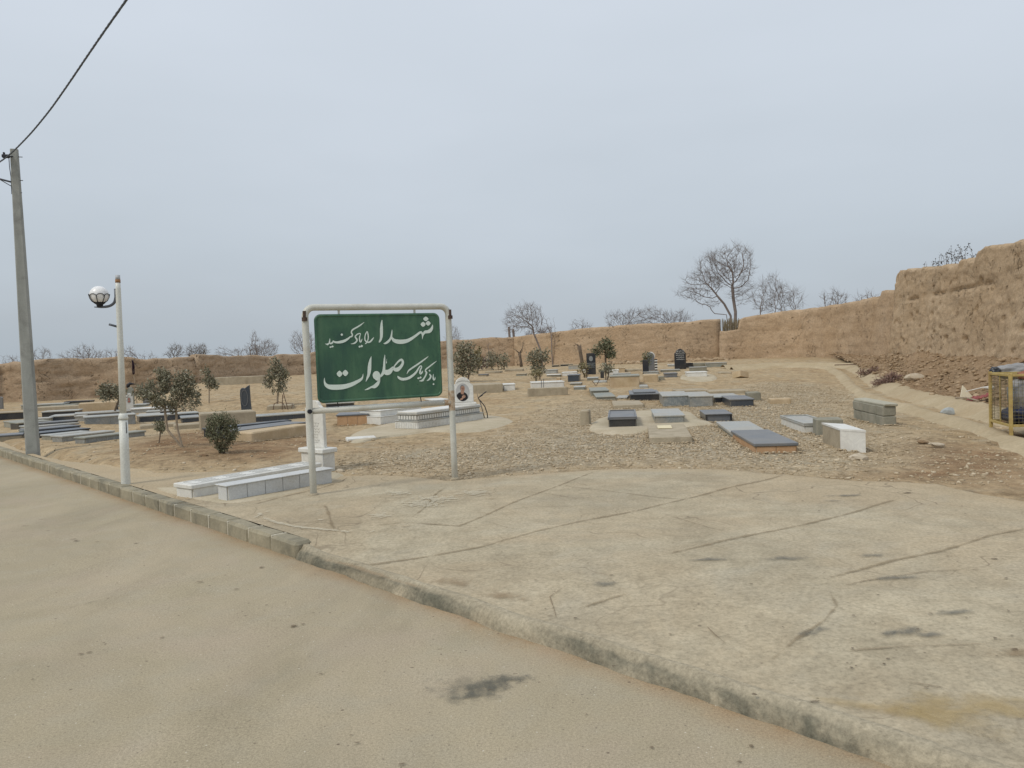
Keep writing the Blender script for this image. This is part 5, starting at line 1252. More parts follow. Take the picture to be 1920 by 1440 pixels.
# ================================================================== LAMP POST
P = G(236, 908, f=PZ); lamp = empty('street_lamp', P, 0, 'white lamp post with one globe on a short curved arm, by the kerb', 'lamp post')
topp = AT(220.5, 516, P.y); lean = (topp.x-P.x)/(topp.z-P.z); H_l = topp.z-P.z
def lz(py): r = ray(228, py); return EYE+r.z*(P.y/r.y)-P.z
def lx(z): return lean*z
zc_ = lz(783)
MB().tube([(lx(z), 0, z) for z in (-.2, 0, zc_*.5, zc_-.02)], [.056, .056, .055, .053], 20).build('lower_post', lampw, lamp, smooth=True)
m = MB(); m.tube([(lx(zc_-.025), 0, zc_-.025), (lx(zc_), 0, zc_), (lx(zc_+.03), 0, zc_+.03), (lx(zc_+.055), 0, zc_+.055)], [.058, .060, .052, .042], 20); m.build('collar', lampw, lamp, smooth=True)
zs = [zc_+.05, lz(650), lz(600), lz(541), H_l-.09]
MB().tube([(lx(z), 0, z) for z in zs], [.040, .037, .034, .031, .030], 20).build('upper_post', lampw, lamp, smooth=True)
MB().tube([(lx(z), 0, z) for z in (H_l-.095, H_l-.055)], .0315, 20).build('rust_band', rust, lamp, smooth=True)
MB().tube([(lx(z), 0, z) for z in (H_l-.056, H_l)], .0285, 20).build('top_sleeve', simple('bare_zinc', (.42, .44, .46), (.5, .52, .54), 10, .5, .05, .001), lamp, smooth=True)
MB().box(lx(zc_-.15)+.042, lx(zc_-.15)+.052, -.03, -.022, zc_-.20, zc_-.06, bev=.001).build('hatch_slot', darkiron, lamp)
# arm and lantern
gx = AT(186, 553, P.y); gx, gz_ = gx.x-P.x, gx.z-P.z; rg = .112
za1 = lz(541); za0 = lz(574); xarm = lx(za1)-.035
pts = [(xarm, 0, za1+.0), (xarm, 0, za1-.10), (xarm-.01, 0, za1-.14)]
bx_ = xarm; 
for k in range(1, 9): a = math.pi/2*k/8; pts.append((xarm-.01-.13*(1-math.cos(a)), 0, za0+.09-.09*math.sin(a)+.0))
pts += [(gx+.02, 0, za0-.004), (gx-.07, 0, za0+.002)]
pts = [p for i, p in enumerate(pts) if i == 0 or p != pts[i-1]]
MB().tube(pts, [.017]*(len(pts)-2)+[.013, .006], 10).build('arm', greyiron, lamp, smooth=True)
m = MB().lathe([(.0, za0+.004), (.035, za0+.006), (.040, za0+.03), (.062, za0+.045), (.066, za0+.06), (.060, za0+.08), (0., za0+.082)], 20, (gx, 0, 0)); m.build('lantern_cup', darkiron, lamp, smooth=True)
bm = bmesh.new(); bmesh.ops.create_uvsphere(bm, u_segments=32, v_segments=20, radius=rg); me = bpy.data.meshes.new('globe'); bm.to_mesh(me); bm.free(); me.materials.append(globe)
for p_ in me.polygons: p_.use_smooth = True
o = bpy.data.objects.new('globe', me); COL.objects.link(o); o.parent = lamp; o.location = (gx, 0, gz_)
m = MB(); zb_ = za0+.07
for k in range(8):
    a0 = 2*math.pi*k/8+.2; a1 = a0+2*math.pi/8; am, ah = (a0+a1)/2, (a1-a0)/2; q_ = [(a0, -1.1), (a0, -.7), (a0, -.35)]
    q_ += [(am-ah*math.cos(th), -.22+.30*math.sin(th)) for th in [math.pi*j/10 for j in range(0, 11)]]+[(a1, -.35), (a1, -.7), (a1, -1.1)]
    m.tube([(gx+rg*1.07*math.cos(a)*math.cos(l_), rg*1.07*math.sin(a)*math.cos(l_), gz_+rg*1.07*math.sin(l_)) for a, l_ in q_], .0042, 6)
m.build('petal_cage', darkiron, lamp, smooth=True)
MB().tube([AT(222, 613, P.y)-P, AT(204, 608, P.y-.05)-P], .014, 10).build('side_stub', greyiron, lamp, smooth=True)

# ================================================================== POWER POLE AND CABLE
P = G(62, 850, f=PZ); pole = empty('utility_pole', P, R(18), 'tall tapering grey concrete utility pole at the left kerb', 'utility pole')
zt_ = AT(26, 280, P.y).z-P.z
V = []; 
for z, a in ((-.3, .105), (0, .105), (1.2, .100), (zt_*.5, .088), (zt_, .062)):
    b = a*.72; c = .02; V.append([(-a, -b+c, z), (-a+c, -b, z), (a-c, -b, z), (a, -b+c, z), (a, b-c, z), (a-c, b, z), (-a+c, b, z), (-a, b-c, z)])
fl = [v for r in V for v in r]; Fc = []
for i in range(len(V)-1):
    for k in range(8): Fc.append((i*8+k, i*8+(k+1) % 8, (i+1)*8+(k+1) % 8, (i+1)*8+k))
Fc.append(tuple(range(8))); Fc.append(tuple(32+k for k in range(8)))
MB().add(fl, Fc).build('pole_shaft', poleg, pole)
inv = pole.matrix_basis if False else None
def loc_(p): q = p-P; c, s = math.cos(-R(18)), math.sin(-R(18)); return Vector((c*q.x-s*q.y, s*q.x+c*q.y, q.z))
for (pxa, pxb, py_) in ((32, 42, 294), (36, 43, 338), (37, 41, 361)):
    MB().tube([loc_(AT(pxa-3, py_, P.y)), loc_(AT(pxb, py_+.5, P.y))], .008, 6).build('climbing_peg', darkiron, pole)
MB().tube([loc_(AT(22.5, 331, P.y)), loc_(AT(24, 364, P.y))], .022, 6).build('bracket_plate', darkiron, pole)
m = MB(); m.tube([loc_(AT(20, 341, P.y)), loc_(AT(-30, 328, P.y-.5))], .016, 6); m.tube([loc_(AT(21, 349, P.y)), loc_(AT(-8, 332, P.y-.2))], .008, 6); m.build('side_arm', greyiron, pole)
m = MB(); m.tube([loc_(AT(16.5, 294, P.y-.1)), loc_(AT(18, 315, P.y-.1)), loc_(AT(20.5, 331, P.y-.1))], .006, 6); m.build('stay_wire', darkiron, pole)
m = MB(); c_ = loc_(AT(12, 293, P.y-.12)); m.box(c_.x-.07, c_.x+.05, c_.y-.03, c_.y+.03, c_.z-.03, c_.z+.03, bev=.01); m.box(c_.x-.05, c_.x-.02, c_.y-.02, c_.y+.02, c_.z+.02, c_.z+.07, bev=.006); m.tube([c_+Vector((.03, .02, .0)), c_+Vector((.13, .08, .02))], .014, 6); m.build('cable_clamp', darkiron, pole)
cp = [(-120, 372, 17.), (-40, 325, 14.9), (0, 304, 14.0), (15, 293, 13.8), (30, 279, 13.4), (60, 248, 12.7), (95, 205, 11.9), (130, 155, 11.0), (165, 103, 10.1), (200, 52, 9.2), (237, 0, 8.4), (290, -80, 7.2), (380, -230, 5.6)]
CPt = [AT(a, b, c) for a, b, c in cp]; CPt = smooth(resample(CPt, .05), 60)
m = MB()
for s_ in range(3):
    pts = []
    for i, p in enumerate(CPt):
        a = i*.05*2*math.pi/.42+s_*2*math.pi/3; pts.append(p+Vector((math.cos(a)*.006, math.sin(a)*.008, math.sin(a)*.010)))
    m.tube(pts, .0095, 5)
tag(m.build('overhead_cable', cablem, None, smooth=True), 'thick twisted black cable running from the concrete pole up out of the picture', 'cable')

# ================================================================== PLANTS
def colonize(g, nodes, A, step, di, iters, up=0., jit=.15):
    # space colonisation: nodes = [(pos, parent)], A = attractor points
    P = [np.array(p, float) for p, _ in nodes]; par = [q for _, q in nodes]
    A = np.array(A, float); X = np.array(P); D = np.full(len(A), 1e9); I = np.zeros(len(A), int); alive = np.ones(len(A), bool)
    def upd(js):
        for j in js:
            d = np.sqrt(((A-P[j])**2).sum(1)); m = d < D; D[m] = d[m]; I[m] = j
    upd(range(len(P)))
    for it in range(iters):
        ok = alive & (D < di)
        if not ok.any(): ok = alive & (D < D[alive].min()*1.05+1e-6) if alive.any() else ok
        if not ok.any(): break
        new = []
        for j in np.unique(I[ok]):
            v = A[ok & (I == j)]-P[j]; v /= np.linalg.norm(v, axis=1)[:, None]+1e-9; d = v.mean(0); n = np.linalg.norm(d)
            if n < .05: continue
            d = d/n+g.normal(0, jit, 3); d[2] += up; d /= np.linalg.norm(d)
            q = P[j]+d*step
            if par[j] >= 0 and len(new) and False: pass
            P.append(q); par.append(int(j)); new.append(len(P)-1)
        if not new: break
        upd(new); alive &= D > step*1.3
        if len(P) > 14000: break
    return P, par
def plant(name, label, base, lobes, seed, trunks=None, multi=0, mspread=1., natt=500, r0=.05, minr=.008, step=None, barkm=bark, leaf=None, nleaf=0, lsize=(.035, .010), group=None, cat='tree', leafspread=.05, up=0., jit=.15, di=9., shell=.0, iters=90, leafr=2.2, flat=.9, spur=0):
    """lobes: ellipses in pixels (cx, cy, rx, ry) that fix the crown's real size at the plant's distance"""
    if len(lobes) == 4 and not isinstance(lobes[0], tuple):
        x0, y0, x1, y1 = lobes; lobes = [((x0+x1)/2, (y0+y1)/2, (x1-x0)/2, (y1-y0)/2)]
    g = np.random.default_rng(seed); d = base.y; k = d/F; A = []
    area = sum(l[2]*l[3] for l in lobes)
    for cx, cy, rx, ry in lobes:
        c = AT(cx, cy, d); n = int(natt*rx*ry/area)+4; dy = min(rx, ry*1.3)*k*flat
        u = g.normal(0, 1, (n, 3)); u /= np.linalg.norm(u, axis=1)[:, None]; rr = (shell+(1-shell)*g.random(n))**(1/3)
        for q, r in zip(u, rr):
            p = (c.x+q[0]*r*rx*k, c.y+q[1]*r*dy, c.z+q[2]*r*ry*k)
            if (leaf or cat == 'bush' or r0 > .1) and noise.noise((p[0]/(rx*k)*1.6+seed, p[1]/(rx*k)*1.6, p[2]/(ry*k)*1.6)) < -.02: continue
            if p[2] > base.z+.02: A.append(p)
    H_ = max(a[2] for a in A)-base.z; step = step or H_/26
    nodes = []; fixed = []
    def line(pts):
        pr = -1; L_ = resample(pts, step)
        for q in L_: nodes.append((q, pr)); pr = len(nodes)-1
        fixed.append((len(nodes)-len(L_), len(nodes)))
    if trunks:
        for t in trunks: line([AT(px, py, d) if i else Vector(AT(px, py, d).xy.to_3d())+Vector((0, 0, base.z)) for i, (px, py) in enumerate(t)])
    elif multi:
        x0 = min(l[0]-l[2] for l in lobes); x1 = max(l[0]+l[2] for l in lobes); cx = (x0+x1)/2
        for i in range(multi):
            px = cx+(x1-x0)/2*mspread*(2*(i+.5)/multi-1)*.8; x = AT(px, 650, d).x if mspread > .4 else base.x+(px-cx)*k
            q = Vector((x, d+g.uniform(-.1, .1)*k*10, base.z)); line([q, q+Vector((0, 0, step*1.5))])
    else:
        lo = min(lobes, key=lambda l: abs(l[0]-proj(base)[0])); top = AT(lo[0], lo[1]+lo[3]*.55, d)
        if top.z < base.z+step: top.z = base.z+step
        line([base, base.lerp(top, .5)+Vector((g.normal(0, .03), 0, 0))*H_*.3, top])
    P, par = colonize(g, nodes, A, step, step*di, iters, up, jit)
    n = len(P); ch = [[] for _ in range(n)]
    for i, p in enumerate(par):
        if p >= 0: ch[p].append(i)
    R_ = np.zeros(n)
    for i in range(n-1, -1, -1): R_[i] = 1. if not ch[i] else sum(R_[c]**2.1 for c in ch[i])**(1/2.1)
    # children always have larger indices than parents
    rmax = R_.max(); R_ = np.maximum(minr, r0*(R_/rmax)**1.05)
    gobj = empty(name, base, 0, label, cat, group); bl = Vector(base)
    V = [Vector(p)-bl for p in P]; nt_ = len(fixed) if fixed and not multi else 0
    m2 = MB(); used = set()
    if nt_:
        for a, b in fixed:
            m = MB(); pts = [V[i] for i in range(a, b)]; rr = [R_[i] for i in range(a, b)]
            m.tube([pts[0]-Vector((0, 0, .15))]+pts, [rr[0]*1.25]+rr, 8); m.build('trunk', barkm, gobj, smooth=True); used |= set(range(a+1, b))
    # chains, with short spur twigs on the finest ones
    if spur:
        rs_ = random.Random(seed+1); dens = [i for i in range(n) if R_[i] < minr*3 and par[i] >= 0]
        for _ in range(spur):
            i = rs_.choice(dens); dr = (V[i]-V[par[i]]).normalized(); q = (dr+Vector((rs_.gauss(0, .6), rs_.gauss(0, .6), rs_.gauss(0, .5)+.15))).normalized(); L_ = step*rs_.uniform(1., 3.)
            m2.tube([V[i], V[i]+q*L_*.5+Vector((0, 0, L_*.04)), V[i]+q*L_+Vector((0, 0, L_*.15))], [minr*.8, minr*.65, minr*.4], 3, caps=False)
    for i in range(n):
        starts = [c for c in ch[i] if c not in used]
        for idx, c in enumerate(sorted(starts, key=lambda c: -R_[c])):
            main = (idx == 0 and par[i] >= 0 and i not in used)
            if main: continue
            pts = [V[i]]; rr = [R_[c]]; q = c
            while True:
                pts.append(V[q]); rr.append(R_[q]); nx_ = [e for e in ch[q] if e not in used]
                if not nx_: break
                q = max(nx_, key=lambda e: R_[e])
            m2.tube(pts, rr, 6 if rr[0] > .035 else (4 if rr[0] > .016 else 3), caps=False)
    m2.build('branches' if nt_ else 'stems', barkm, gobj, smooth=True)
    if leaf:
        rnd = random.Random(seed); cand = [i for i in range(n) if R_[i] < minr*leafr and i not in used and par[i] >= 0]; LV = []; Fc = []
        if not cand: cand = [i for i in range(n) if par[i] >= 0]
        for _ in range(int(nleaf*.58)):
            i = cand[int(rnd.random()*len(cand))]; dr = (V[i]-V[par[i]]).normalized(); p = V[i]+Vector((rnd.gauss(0, leafspread), rnd.gauss(0, leafspread), rnd.gauss(0, leafspread)))
            dl = (dr+Vector((rnd.gauss(0, .6), rnd.gauss(0, .6), rnd.gauss(0, .5)))).normalized(); o = dl.orthogonal().normalized(); an = rnd.uniform(0, 6.28); o = o*math.cos(an)+dl.cross(o)*math.sin(an)
            L_ = lsize[0]*rnd.uniform(.7, 1.4); w_ = lsize[1]*rnd.uniform(.7, 1.3); q = len(LV)
            LV += [p, p+dl*L_*.5+o*w_, p+dl*L_, p+dl*L_*.5-o*w_]; Fc.append((q, q+1, q+2, q+3))
        link('foliage', LV, Fc, leaf, gobj)
    return gobj
# in the plot
OL = 'young olive trees among the graves'; BT = 'bare trees inside the cemetery'; BW = 'leafless trees and bushes beyond the mud wall'
def olive_(label, C, lobes, seed, leafm=olive, n=1500, ls=(.09, .022), **kw):
    b = G(*C); a = dict(natt=420, r0=.03, minr=.005, leaf=leafm, nleaf=n, lsize=ls, group=OL, leafspread=.05, up=.05); a.update(kw); return plant('olive_tree', label, b, lobes, seed, **a)
olive_('grey green olive with two thin pale trunks in front of the navy tiled grave', (341, 839), [(303, 708, 20, 24), (346, 722, 18, 24), (318, 745, 42, 22), (272, 736, 18, 16), (364, 745, 11, 18), (336, 765, 20, 10)], 3, n=7500, ls=(.05, .012), natt=1000, r0=.020, minr=.0035, barkm=barkpale, trunks=[[(341, 839), (327, 822), (314, 806), (311, 785), (309, 768)], [(342, 839), (336, 818), (332, 800), (330, 768)]], leafspread=.035)
olive_('small olive bush partly hidden behind the white lamp post', (213, 778), [(200, 735, 16, 16), (224, 738, 12, 18)], 8, n=2000, ls=(.08, .02))
olive_('thin ragged young olive left of the raised concrete bench grave', (392, 756), [(388, 698, 6, 8), (392, 716, 10, 12), (402, 722, 7, 6)], 12, n=900, natt=160, r0=.02, barkm=barkpale)
olive_('round topped young olive on the slope left of the sign post', (520, 762), [(516, 690, 13, 16), (526, 705, 14, 16), (505, 718, 10, 12), (522, 726, 14, 12)], 14, n=1800, r0=.03, barkm=barkpale)
olive_('large loose olive right of the green sign', (877, 716), [(872, 655, 18, 14), (860, 678, 14, 20), (882, 680, 20, 20), (870, 698, 22, 8)], 18, n=2600, ls=(.12, .028), natt=800, r0=.04, minr=.007, leafspread=.08)
olive_('yellowing straw coloured shrub beside the large olive right of the sign', (896, 702), [(897, 668, 7, 18)], 19, oliveyel, n=500, ls=(.12, .03), natt=120, minr=.007)
olive_('broad hazy grey olive left of the forked pruned stump', (933, 694), [(922, 675, 13, 14), (943, 676, 13, 13)], 20, n=1500, ls=(.13, .028), minr=.007, multi=5, mspread=.7, leafspread=.1)
olive_('ragged olive with yellow leaves in front of the tall bare tree', (1012, 712), [(1015, 670, 14, 15), (998, 672, 12, 14), (1008, 690, 14, 10)], 22, n=1700, ls=(.11, .026), minr=.006, leafspread=.08)
olive_('sparse yellow leaved twigs under the ragged olive', (1006, 716), [(1004, 702, 12, 9)], 29, oliveyel, n=260, ls=(.09, .02), natt=90, minr=.005)
olive_('rounded green olive behind the tall rectangular black headstone', (1136, 698), [(1135, 648, 14, 12), (1120, 660, 11, 10), (1143, 662, 11, 11)], 24, olivedark, n=1800, ls=(.12, .03), r0=.05, minr=.007, leafspread=.08)
olive_('scrubby low olive left of the tall rectangular black headstone', (1098, 708), [(1094, 690, 11, 11)], 25, oliveyel, n=420, ls=(.09, .022), multi=3, mspread=.4, natt=160)
olive_('scrubby low olive right of the tall rectangular black headstone', (1136, 712), [(1136, 691, 15, 13)], 26, olive, n=520, ls=(.09, .022), multi=3, mspread=.4, natt=200)
olive_('dark little olive between the pair of dark headstones', (1213, 700), [(1212, 674, 8, 13)], 27, olivedark, n=420, ls=(.10, .024), natt=120, r0=.02)
b = G(416, 850); plant('evergreen_bush', 'dense dark green bush with upright stems on brown soil, nearest the sign', b, [(416, 810, 29, 30), (408, 795, 20, 22), (430, 800, 14, 22), (416, 835, 17, 14), (404, 788, 7, 18), (420, 784, 8, 16), (434, 792, 6, 14), (393, 800, 6, 14), (443, 808, 6, 14)], 5, multi=16, mspread=.22, natt=1500, r0=.010, minr=.0022, leaf=olivedark, nleaf=8500, lsize=(.028, .008), cat='bush', leafspread=.02, up=.25, jit=.2, step=.022, iters=70, leafr=3)
b = G(298, 831); plant('sapling', 'tiny sapling with a bushy head on a bare stem before the olive with two trunks', b, (289, 786, 313, 812), 9, r0=.010, minr=.003, leaf=olivedark, nleaf=650, lsize=(.035, .010), natt=160, cat='sapling', leafspread=.02)
b = G(354, 775); plant('dry_shrub', 'low greyish shrub at the end of the navy tiled grave', b, (340, 752, 369, 774), 16, multi=7, mspread=.4, r0=.01, minr=.004, leaf=olive, nleaf=350, lsize=(.06, .012), natt=200, cat='shrub')
# pruned and bare trees inside the plot
def stump(label, base, top, seed, lean=0., forks=((-14, -14), (10, -18)), r=.09):
    g = empty('pruned_tree', base, 0, label, 'pruned tree', BT); h = AT(top[0], top[1], base.y).z-base.z; dx = AT(top[0], top[1], base.y).x-base.x
    m = MB(); m.tube([(0, 0, -.1), (dx*.3, 0, h*.35), (dx*.7, .02, h*.7), (dx, 0, h)], [r*1.25, r, r*.95, r*1.15], 9); m.build('trunk', bark, g, smooth=True)
    m = MB(); s = base.y/F; rnd = random.Random(seed)
    for fx_, fy_ in forks:
        e = Vector((dx+fx_*s, rnd.uniform(-.1, .1), h-fy_*s)); st = Vector((dx, 0, h-.05)); m.tube([st, st.lerp(e, .5)+Vector((.05, 0, -.04)), e], [r*.5, r*.3, r*.12], 6)
    m.build('branches', bark, g, smooth=True)
stump('forked pruned trunk like a letter Y before the middle wall', G(978, 688), (974, 661), 1, forks=((-12, -9), (-6, -5), (8, -19), (6, -6)))
stump('dark knotty pruned trunk with thin new shoots, right of the tall bare tree', G(1032, 683), (1029, 657), 2, forks=((-14, -5), (7, -30), (-7, -28), (12, -14), (-10, -16), (2, -34)), r=.11)
stump('leaning pruned trunk with a blunt top before the smooth wall', G(1093, 690), (1086, 648), 3, forks=((-4, -3), (3, -3), (-9, -5)), r=.10)
b = G(1017, 688); plant('bare_tree', 'tall leafless tree leaning left before the smooth mud wall', b, [(975, 598, 30, 24), (992, 590, 26, 24), (1004, 608, 16, 22), (960, 612, 18, 14)], 31, trunks=[[(1017, 688), (1013, 655), (1005, 635), (1000, 624)]], natt=1100, spur=900, r0=.06, minr=.007, barkm=barkfar, group=BT, jit=.2, di=7.)
b = G(1036, 684); plant('bare_tree', 'thin leafless tree with upright shoots just right of the tall leaning one', b, [(1034, 615, 12, 26), (1022, 610, 10, 20), (1044, 640, 8, 20)], 33, natt=120, r0=.04, minr=.008, barkm=barkfar, group=BT, up=.1)
b = G(914, 690); plant('bare_tree', 'slim leafless sapling against the wall left of the hazy olive', b, (906, 640, 926, 672), 35, natt=40, r0=.03, minr=.010, barkm=barkfar, group=BT)
# behind the walls
def back(name, label, px, d, lobes, seed, **kw):
    p = AT(px, 650, d); base = Vector((p.x, p.y, .5 if px > 380 else .1)); a = dict(r0=.04, minr=.006, barkm=barkfar, group=BW, multi=8, mspread=.45, natt=350, jit=.22, up=.12, di=8.)
    a.update(kw); a['natt'] = int(a['natt']*1.9); a.setdefault('spur', int(a['natt']*.8)); plant(name, label, base, lobes, seed, **a)
back('bare_tree', 'big spreading leafless tree rising above the notch in the wall', 1374, 54, [(1375, 500, 40, 45), (1345, 505, 40, 36), (1318, 530, 36, 28), (1298, 552, 32, 15), (1390, 545, 24, 28), (1330, 570, 22, 10)], 41, multi=0, trunks=[[(1376, 625), (1379, 585), (1375, 560), (1373, 535)], [(1374, 622), (1370, 592), (1358, 570), (1345, 555)], [(1372, 622), (1362, 590), (1340, 588)]], r0=.105, natt=2500, spur=3600, minr=.006, barkm=barkfar, jit=.16, up=.02, step=.20, di=6.)
back('bare_bush', 'wide leafless bush right of the big spreading tree', 1455, 53, [(1455, 562, 40, 34), (1448, 545, 26, 30), (1485, 565, 22, 26), (1425, 565, 18, 26)], 42, cat='bush', natt=900, multi=14, mspread=.6)
back('bare_bush', 'low twiggy bush above the curving wall, left of the tall near section', 1565, 48.5, (1533, 545, 1592, 590), 43, cat='bush', natt=350, multi=10)
back('bare_bush', 'small scrub at the top of the step below the tall near wall', 1635, 43, (1598, 549, 1652, 575), 44, cat='bush', natt=160, multi=10, mspread=.9)
back('bare_bush', 'long low thicket along the wall top left of the big tree', 1250, 56, [(1225, 597, 32, 20), (1262, 600, 30, 18), (1292, 604, 22, 12)], 45, cat='bush', natt=1000, multi=18, mspread=.9)
back('bare_bush', 'twiggy thicket left part, above the smooth wall', 1170, 57, [(1160, 602, 30, 18), (1190, 598, 24, 18)], 46, cat='bush', natt=700, multi=14, mspread=.9)
back('bare_bush', 'small lone twiggy bush on the wall skyline above the blunt trunk', 1088, 57, (1068, 599, 1110, 632), 47, cat='bush', natt=200)
back('bare_bush', 'brown round bush behind the tall leaning bare tree', 1015, 59, (985, 608, 1042, 650), 48, cat='bush', natt=900, multi=12)
back('bare_tree', 'grey leafless tree just right of the green sign skyline', 850, 60, (834, 612, 866, 665), 49, natt=350, multi=4)
back('bare_tree', 'grey leafless tree left of the sign post skyline', 565, 58, [(560, 645, 16, 24), (580, 650, 14, 26)], 50, natt=500, multi=5)
back('bare_tree', 'tallest leafless tree of the left skyline, right member of a pair', 499, 58, [(502, 655, 20, 18), (488, 660, 14, 16)], 51, natt=600)
back('bare_tree', 'pointed leafless tree of the left skyline, left member of a pair', 478, 59, [(478, 642, 7, 20), (474, 658, 14, 14)], 52, natt=300, multi=4)
back('bare_bush', 'faint twiggy bush between the dark round bush and the pointed tree', 425, 60, [(418, 662, 14, 14), (446, 664, 14, 12)], 53, cat='bush', natt=260)
back('bare_bush', 'dark round leafless bush on the left skyline', 368, 55, (350, 641, 389, 682), 54, cat='bush', natt=700, barkm=bark)
back('bare_bush', 'dark spreading leafless bush left of the dark round one', 335, 55, [(332, 658, 14, 14), (322, 668, 16, 10)], 55, cat='bush', natt=350, barkm=bark, multi=5)
back('bare_bush', 'low pale twigs right of the lamp post skyline', 252, 52, [(240, 668, 20, 18), (272, 674, 26, 12)], 56, cat='bush', natt=300, multi=9, mspread=.8)
back('bare_bush', 'wide leafless bush centred between the two poles skyline', 160, 52, [(162, 668, 26, 22), (135, 674, 26, 16), (186, 674, 20, 14)], 57, cat='bush', natt=700, multi=12, mspread=.7)
back('bare_bush', 'leafless bush directly right of the concrete pole skyline', 82, 52, (60, 653, 100, 695), 58, cat='bush', natt=260)
back('bare_bush', 'low twigs at the far left skyline', 22, 50, (0, 665, 48, 700), 59, cat='bush', natt=260)
back('bare_bush', 'low twigs between the lamp post and the wide bush', 207, 52, (196, 654, 224, 685), 60, cat='bush', natt=120, multi=5)
p = AT(1785, 500, 28.4); plant('dark_twigs', 'dark upright twigs with buds above the tall near wall step', Vector((p.x, p.y, p.z-.5)), [(1790, 482, 22, 22), (1768, 490, 18, 18), (1815, 478, 18, 22), (1745, 496, 18, 10)], 61, multi=26, mspread=1., natt=420, cat='shrub', minr=.005, r0=.012, up=.5, jit=.15, leaf=m_leaf('dark_buds', (.035, .035, .03), (.07, .065, .06)), nleaf=700, lsize=(.06, .02), leafspread=.02, barkm=bark, step=.06)
# posts poking above the wall
m = MB(); 
for px, a in ((957, 0), (966, 1)): p = AT(px, 632, 57); q = AT(px-3 if not a else px-4, 613 if not a else 617, 57); m.tube([p-Vector((0, 0, 1.5)), q], .09, 6)
tag(m.build('wooden_props', barkfar), 'pair of leaning grey posts sticking up behind the far wall', 'posts')
def drybush(label, px, py, bb, seed, mat, n=900, ls=(.12, .02)):
    b = G(px, py); b.z += .12; plant('dry_shrub', label, b, bb, seed, multi=12, mspread=.8, r0=.008, minr=.004, barkm=bark, leaf=mat, nleaf=n, lsize=ls, natt=400, cat='shrub', leafspread=.06, jit=.3)
purp = m_leaf('purplish_brush', (.17, .105, .09), (.27, .18, .15), (.35, .25, .20))
drybush('purplish dry shrub at the foot of the corner of the tall near wall', 1668, 728, (1636, 703, 1700, 732), 71, purp, 2200, (.09, .010))
drybush('brown dry tuft by the channel bend, left of the purplish shrub', 1632, 708, (1612, 690, 1655, 710), 72, drybrush, 1400, (.10, .012))
drybush('dull green tuft on the rubble right of the white rock', 1735, 724, (1718, 708, 1755, 728), 73, oliveyel, 900, (.10, .012))
drybush('low heap of dark purplish brush under the hazy olive, left side', 893, 694, (872, 672, 925, 696), 74, m_leaf('dark_brush', (.06, .04, .045), (.12, .085, .08)), 1100, (.18, .02))
drybush('low heap of dark brush between the hazy olive and the forked trunk', 957, 685, (945, 670, 972, 688), 75, m_leaf('dark_brush', (.045, .035, .04), (.10, .07, .07)), 600, (.18, .02))
drybush('small brown tuft at the wall foot above the bench grave', 475, 703, (465, 694, 492, 706), 76, drybrush, 300, (.12, .02))

# ================================================================== BITS AND PIECES
# flag
P = G(257, 757); fl_ = empty('flag', P, 0, 'small folded dark purple flag on a thin leaning pole before the left wall', 'flag')
tp = AT(248, 674, P.y)-P
MB().tube([(0, 0, -.1), tp*.5, tp], [.016, .014, .012], 6).build('flag_pole', barkpale, fl_)
V = []; Fc = []
for i in range(13):
    k = i/12; z = tp.z-.02-k*.95*(tp.z*.34); x0 = tp.x+(-tp.x)*(tp.z-z)/tp.z; wd_ = .03+.11*math.sin(math.pi*min(1, k*1.0))**.8
    for j in range(7): u = j/6; V.append((x0-.02+wd_*(u-.25), .05*math.sin(u*9+k*4), z-.05*u*math.sin(k*3)))
for i in range(12):
    for j in range(6): a = i*7+j; Fc.append((a, a+1, a+8, a+7))
o = link('cloth', V, Fc, simple('dark_purple_cloth', (.018, .012, .02), (.06, .03, .04), 9, .85, .2, .003), fl_, smooth=True)
md = o.modifiers.new('thick', 'SOLIDIFY'); md.thickness = .01
# stick with black cable beside the portrait grave
P = G(912, 786); st_ = empty('cable_stub', P, 0, 'bent black cable tied to a leaning stick beside the ribbed white grave', 'cable')
l = lambda px, py: AT(px, py, P.y)-P
MB().tube([l(908.5, 784), l(905, 770), l(900, 753), l(896, 744), l(894, 736)], [.014, .013, .012, .010, .006], 7).build('stick', barkpale, st_, smooth=True)
m = MB(); m.tube([l(914.5, 787), l(913.5, 775), l(909, 762), l(902, 753), l(896.5, 747), l(900, 743), l(912, 734)], .012, 8); m.tube([l(896, 746), l(900, 744), l(905, 741)], .010, 8); m.build('black_cable', rubber, st_, smooth=True)
# iron hoop and stakes
P = G(531, 768); hp = empty('iron_hoop', P, 0, 'thin rusty iron hoop and crossed stakes on the slope behind the navy graves', 'iron hoop'); l = lambda px, py: AT(px, py, P.y)-P
rusty = simple('rusty_rod', (.10, .06, .045), (.17, .11, .08), 20, .9, .1, .001)
m = MB(); m.tube([l(512, 768), l(514, 757), l(522, 753.5), l(531, 756), l(535, 767)], .012, 5); m.build('hoop', rusty, hp)
m = MB(); m.tube([l(540, 768), l(531, 736)], .012, 5); m.tube([l(529, 768), l(530, 740)], .012, 5); m.tube([l(547, 766), l(548, 756), l(536, 757)], .012, 5); m.tube([l(530, 745), l(534, 744)], .010, 5); m.build('stakes', rusty, hp)
P = G(1018, 742); sk_ = empty('plant_stakes', P, 0, 'two thin upright metal stakes before the low beige kerb', 'stakes'); l = lambda px, py: AT(px, py, P.y)-P
m = MB(); m.tube([l(1016, 742), l(1015, 712)], .010, 5); m.tube([l(1019, 742), l(1019, 710)], .010, 5); m.tube([l(1003, 730), l(1030, 743)], .012, 5); m.build('stake', greyiron, sk_)
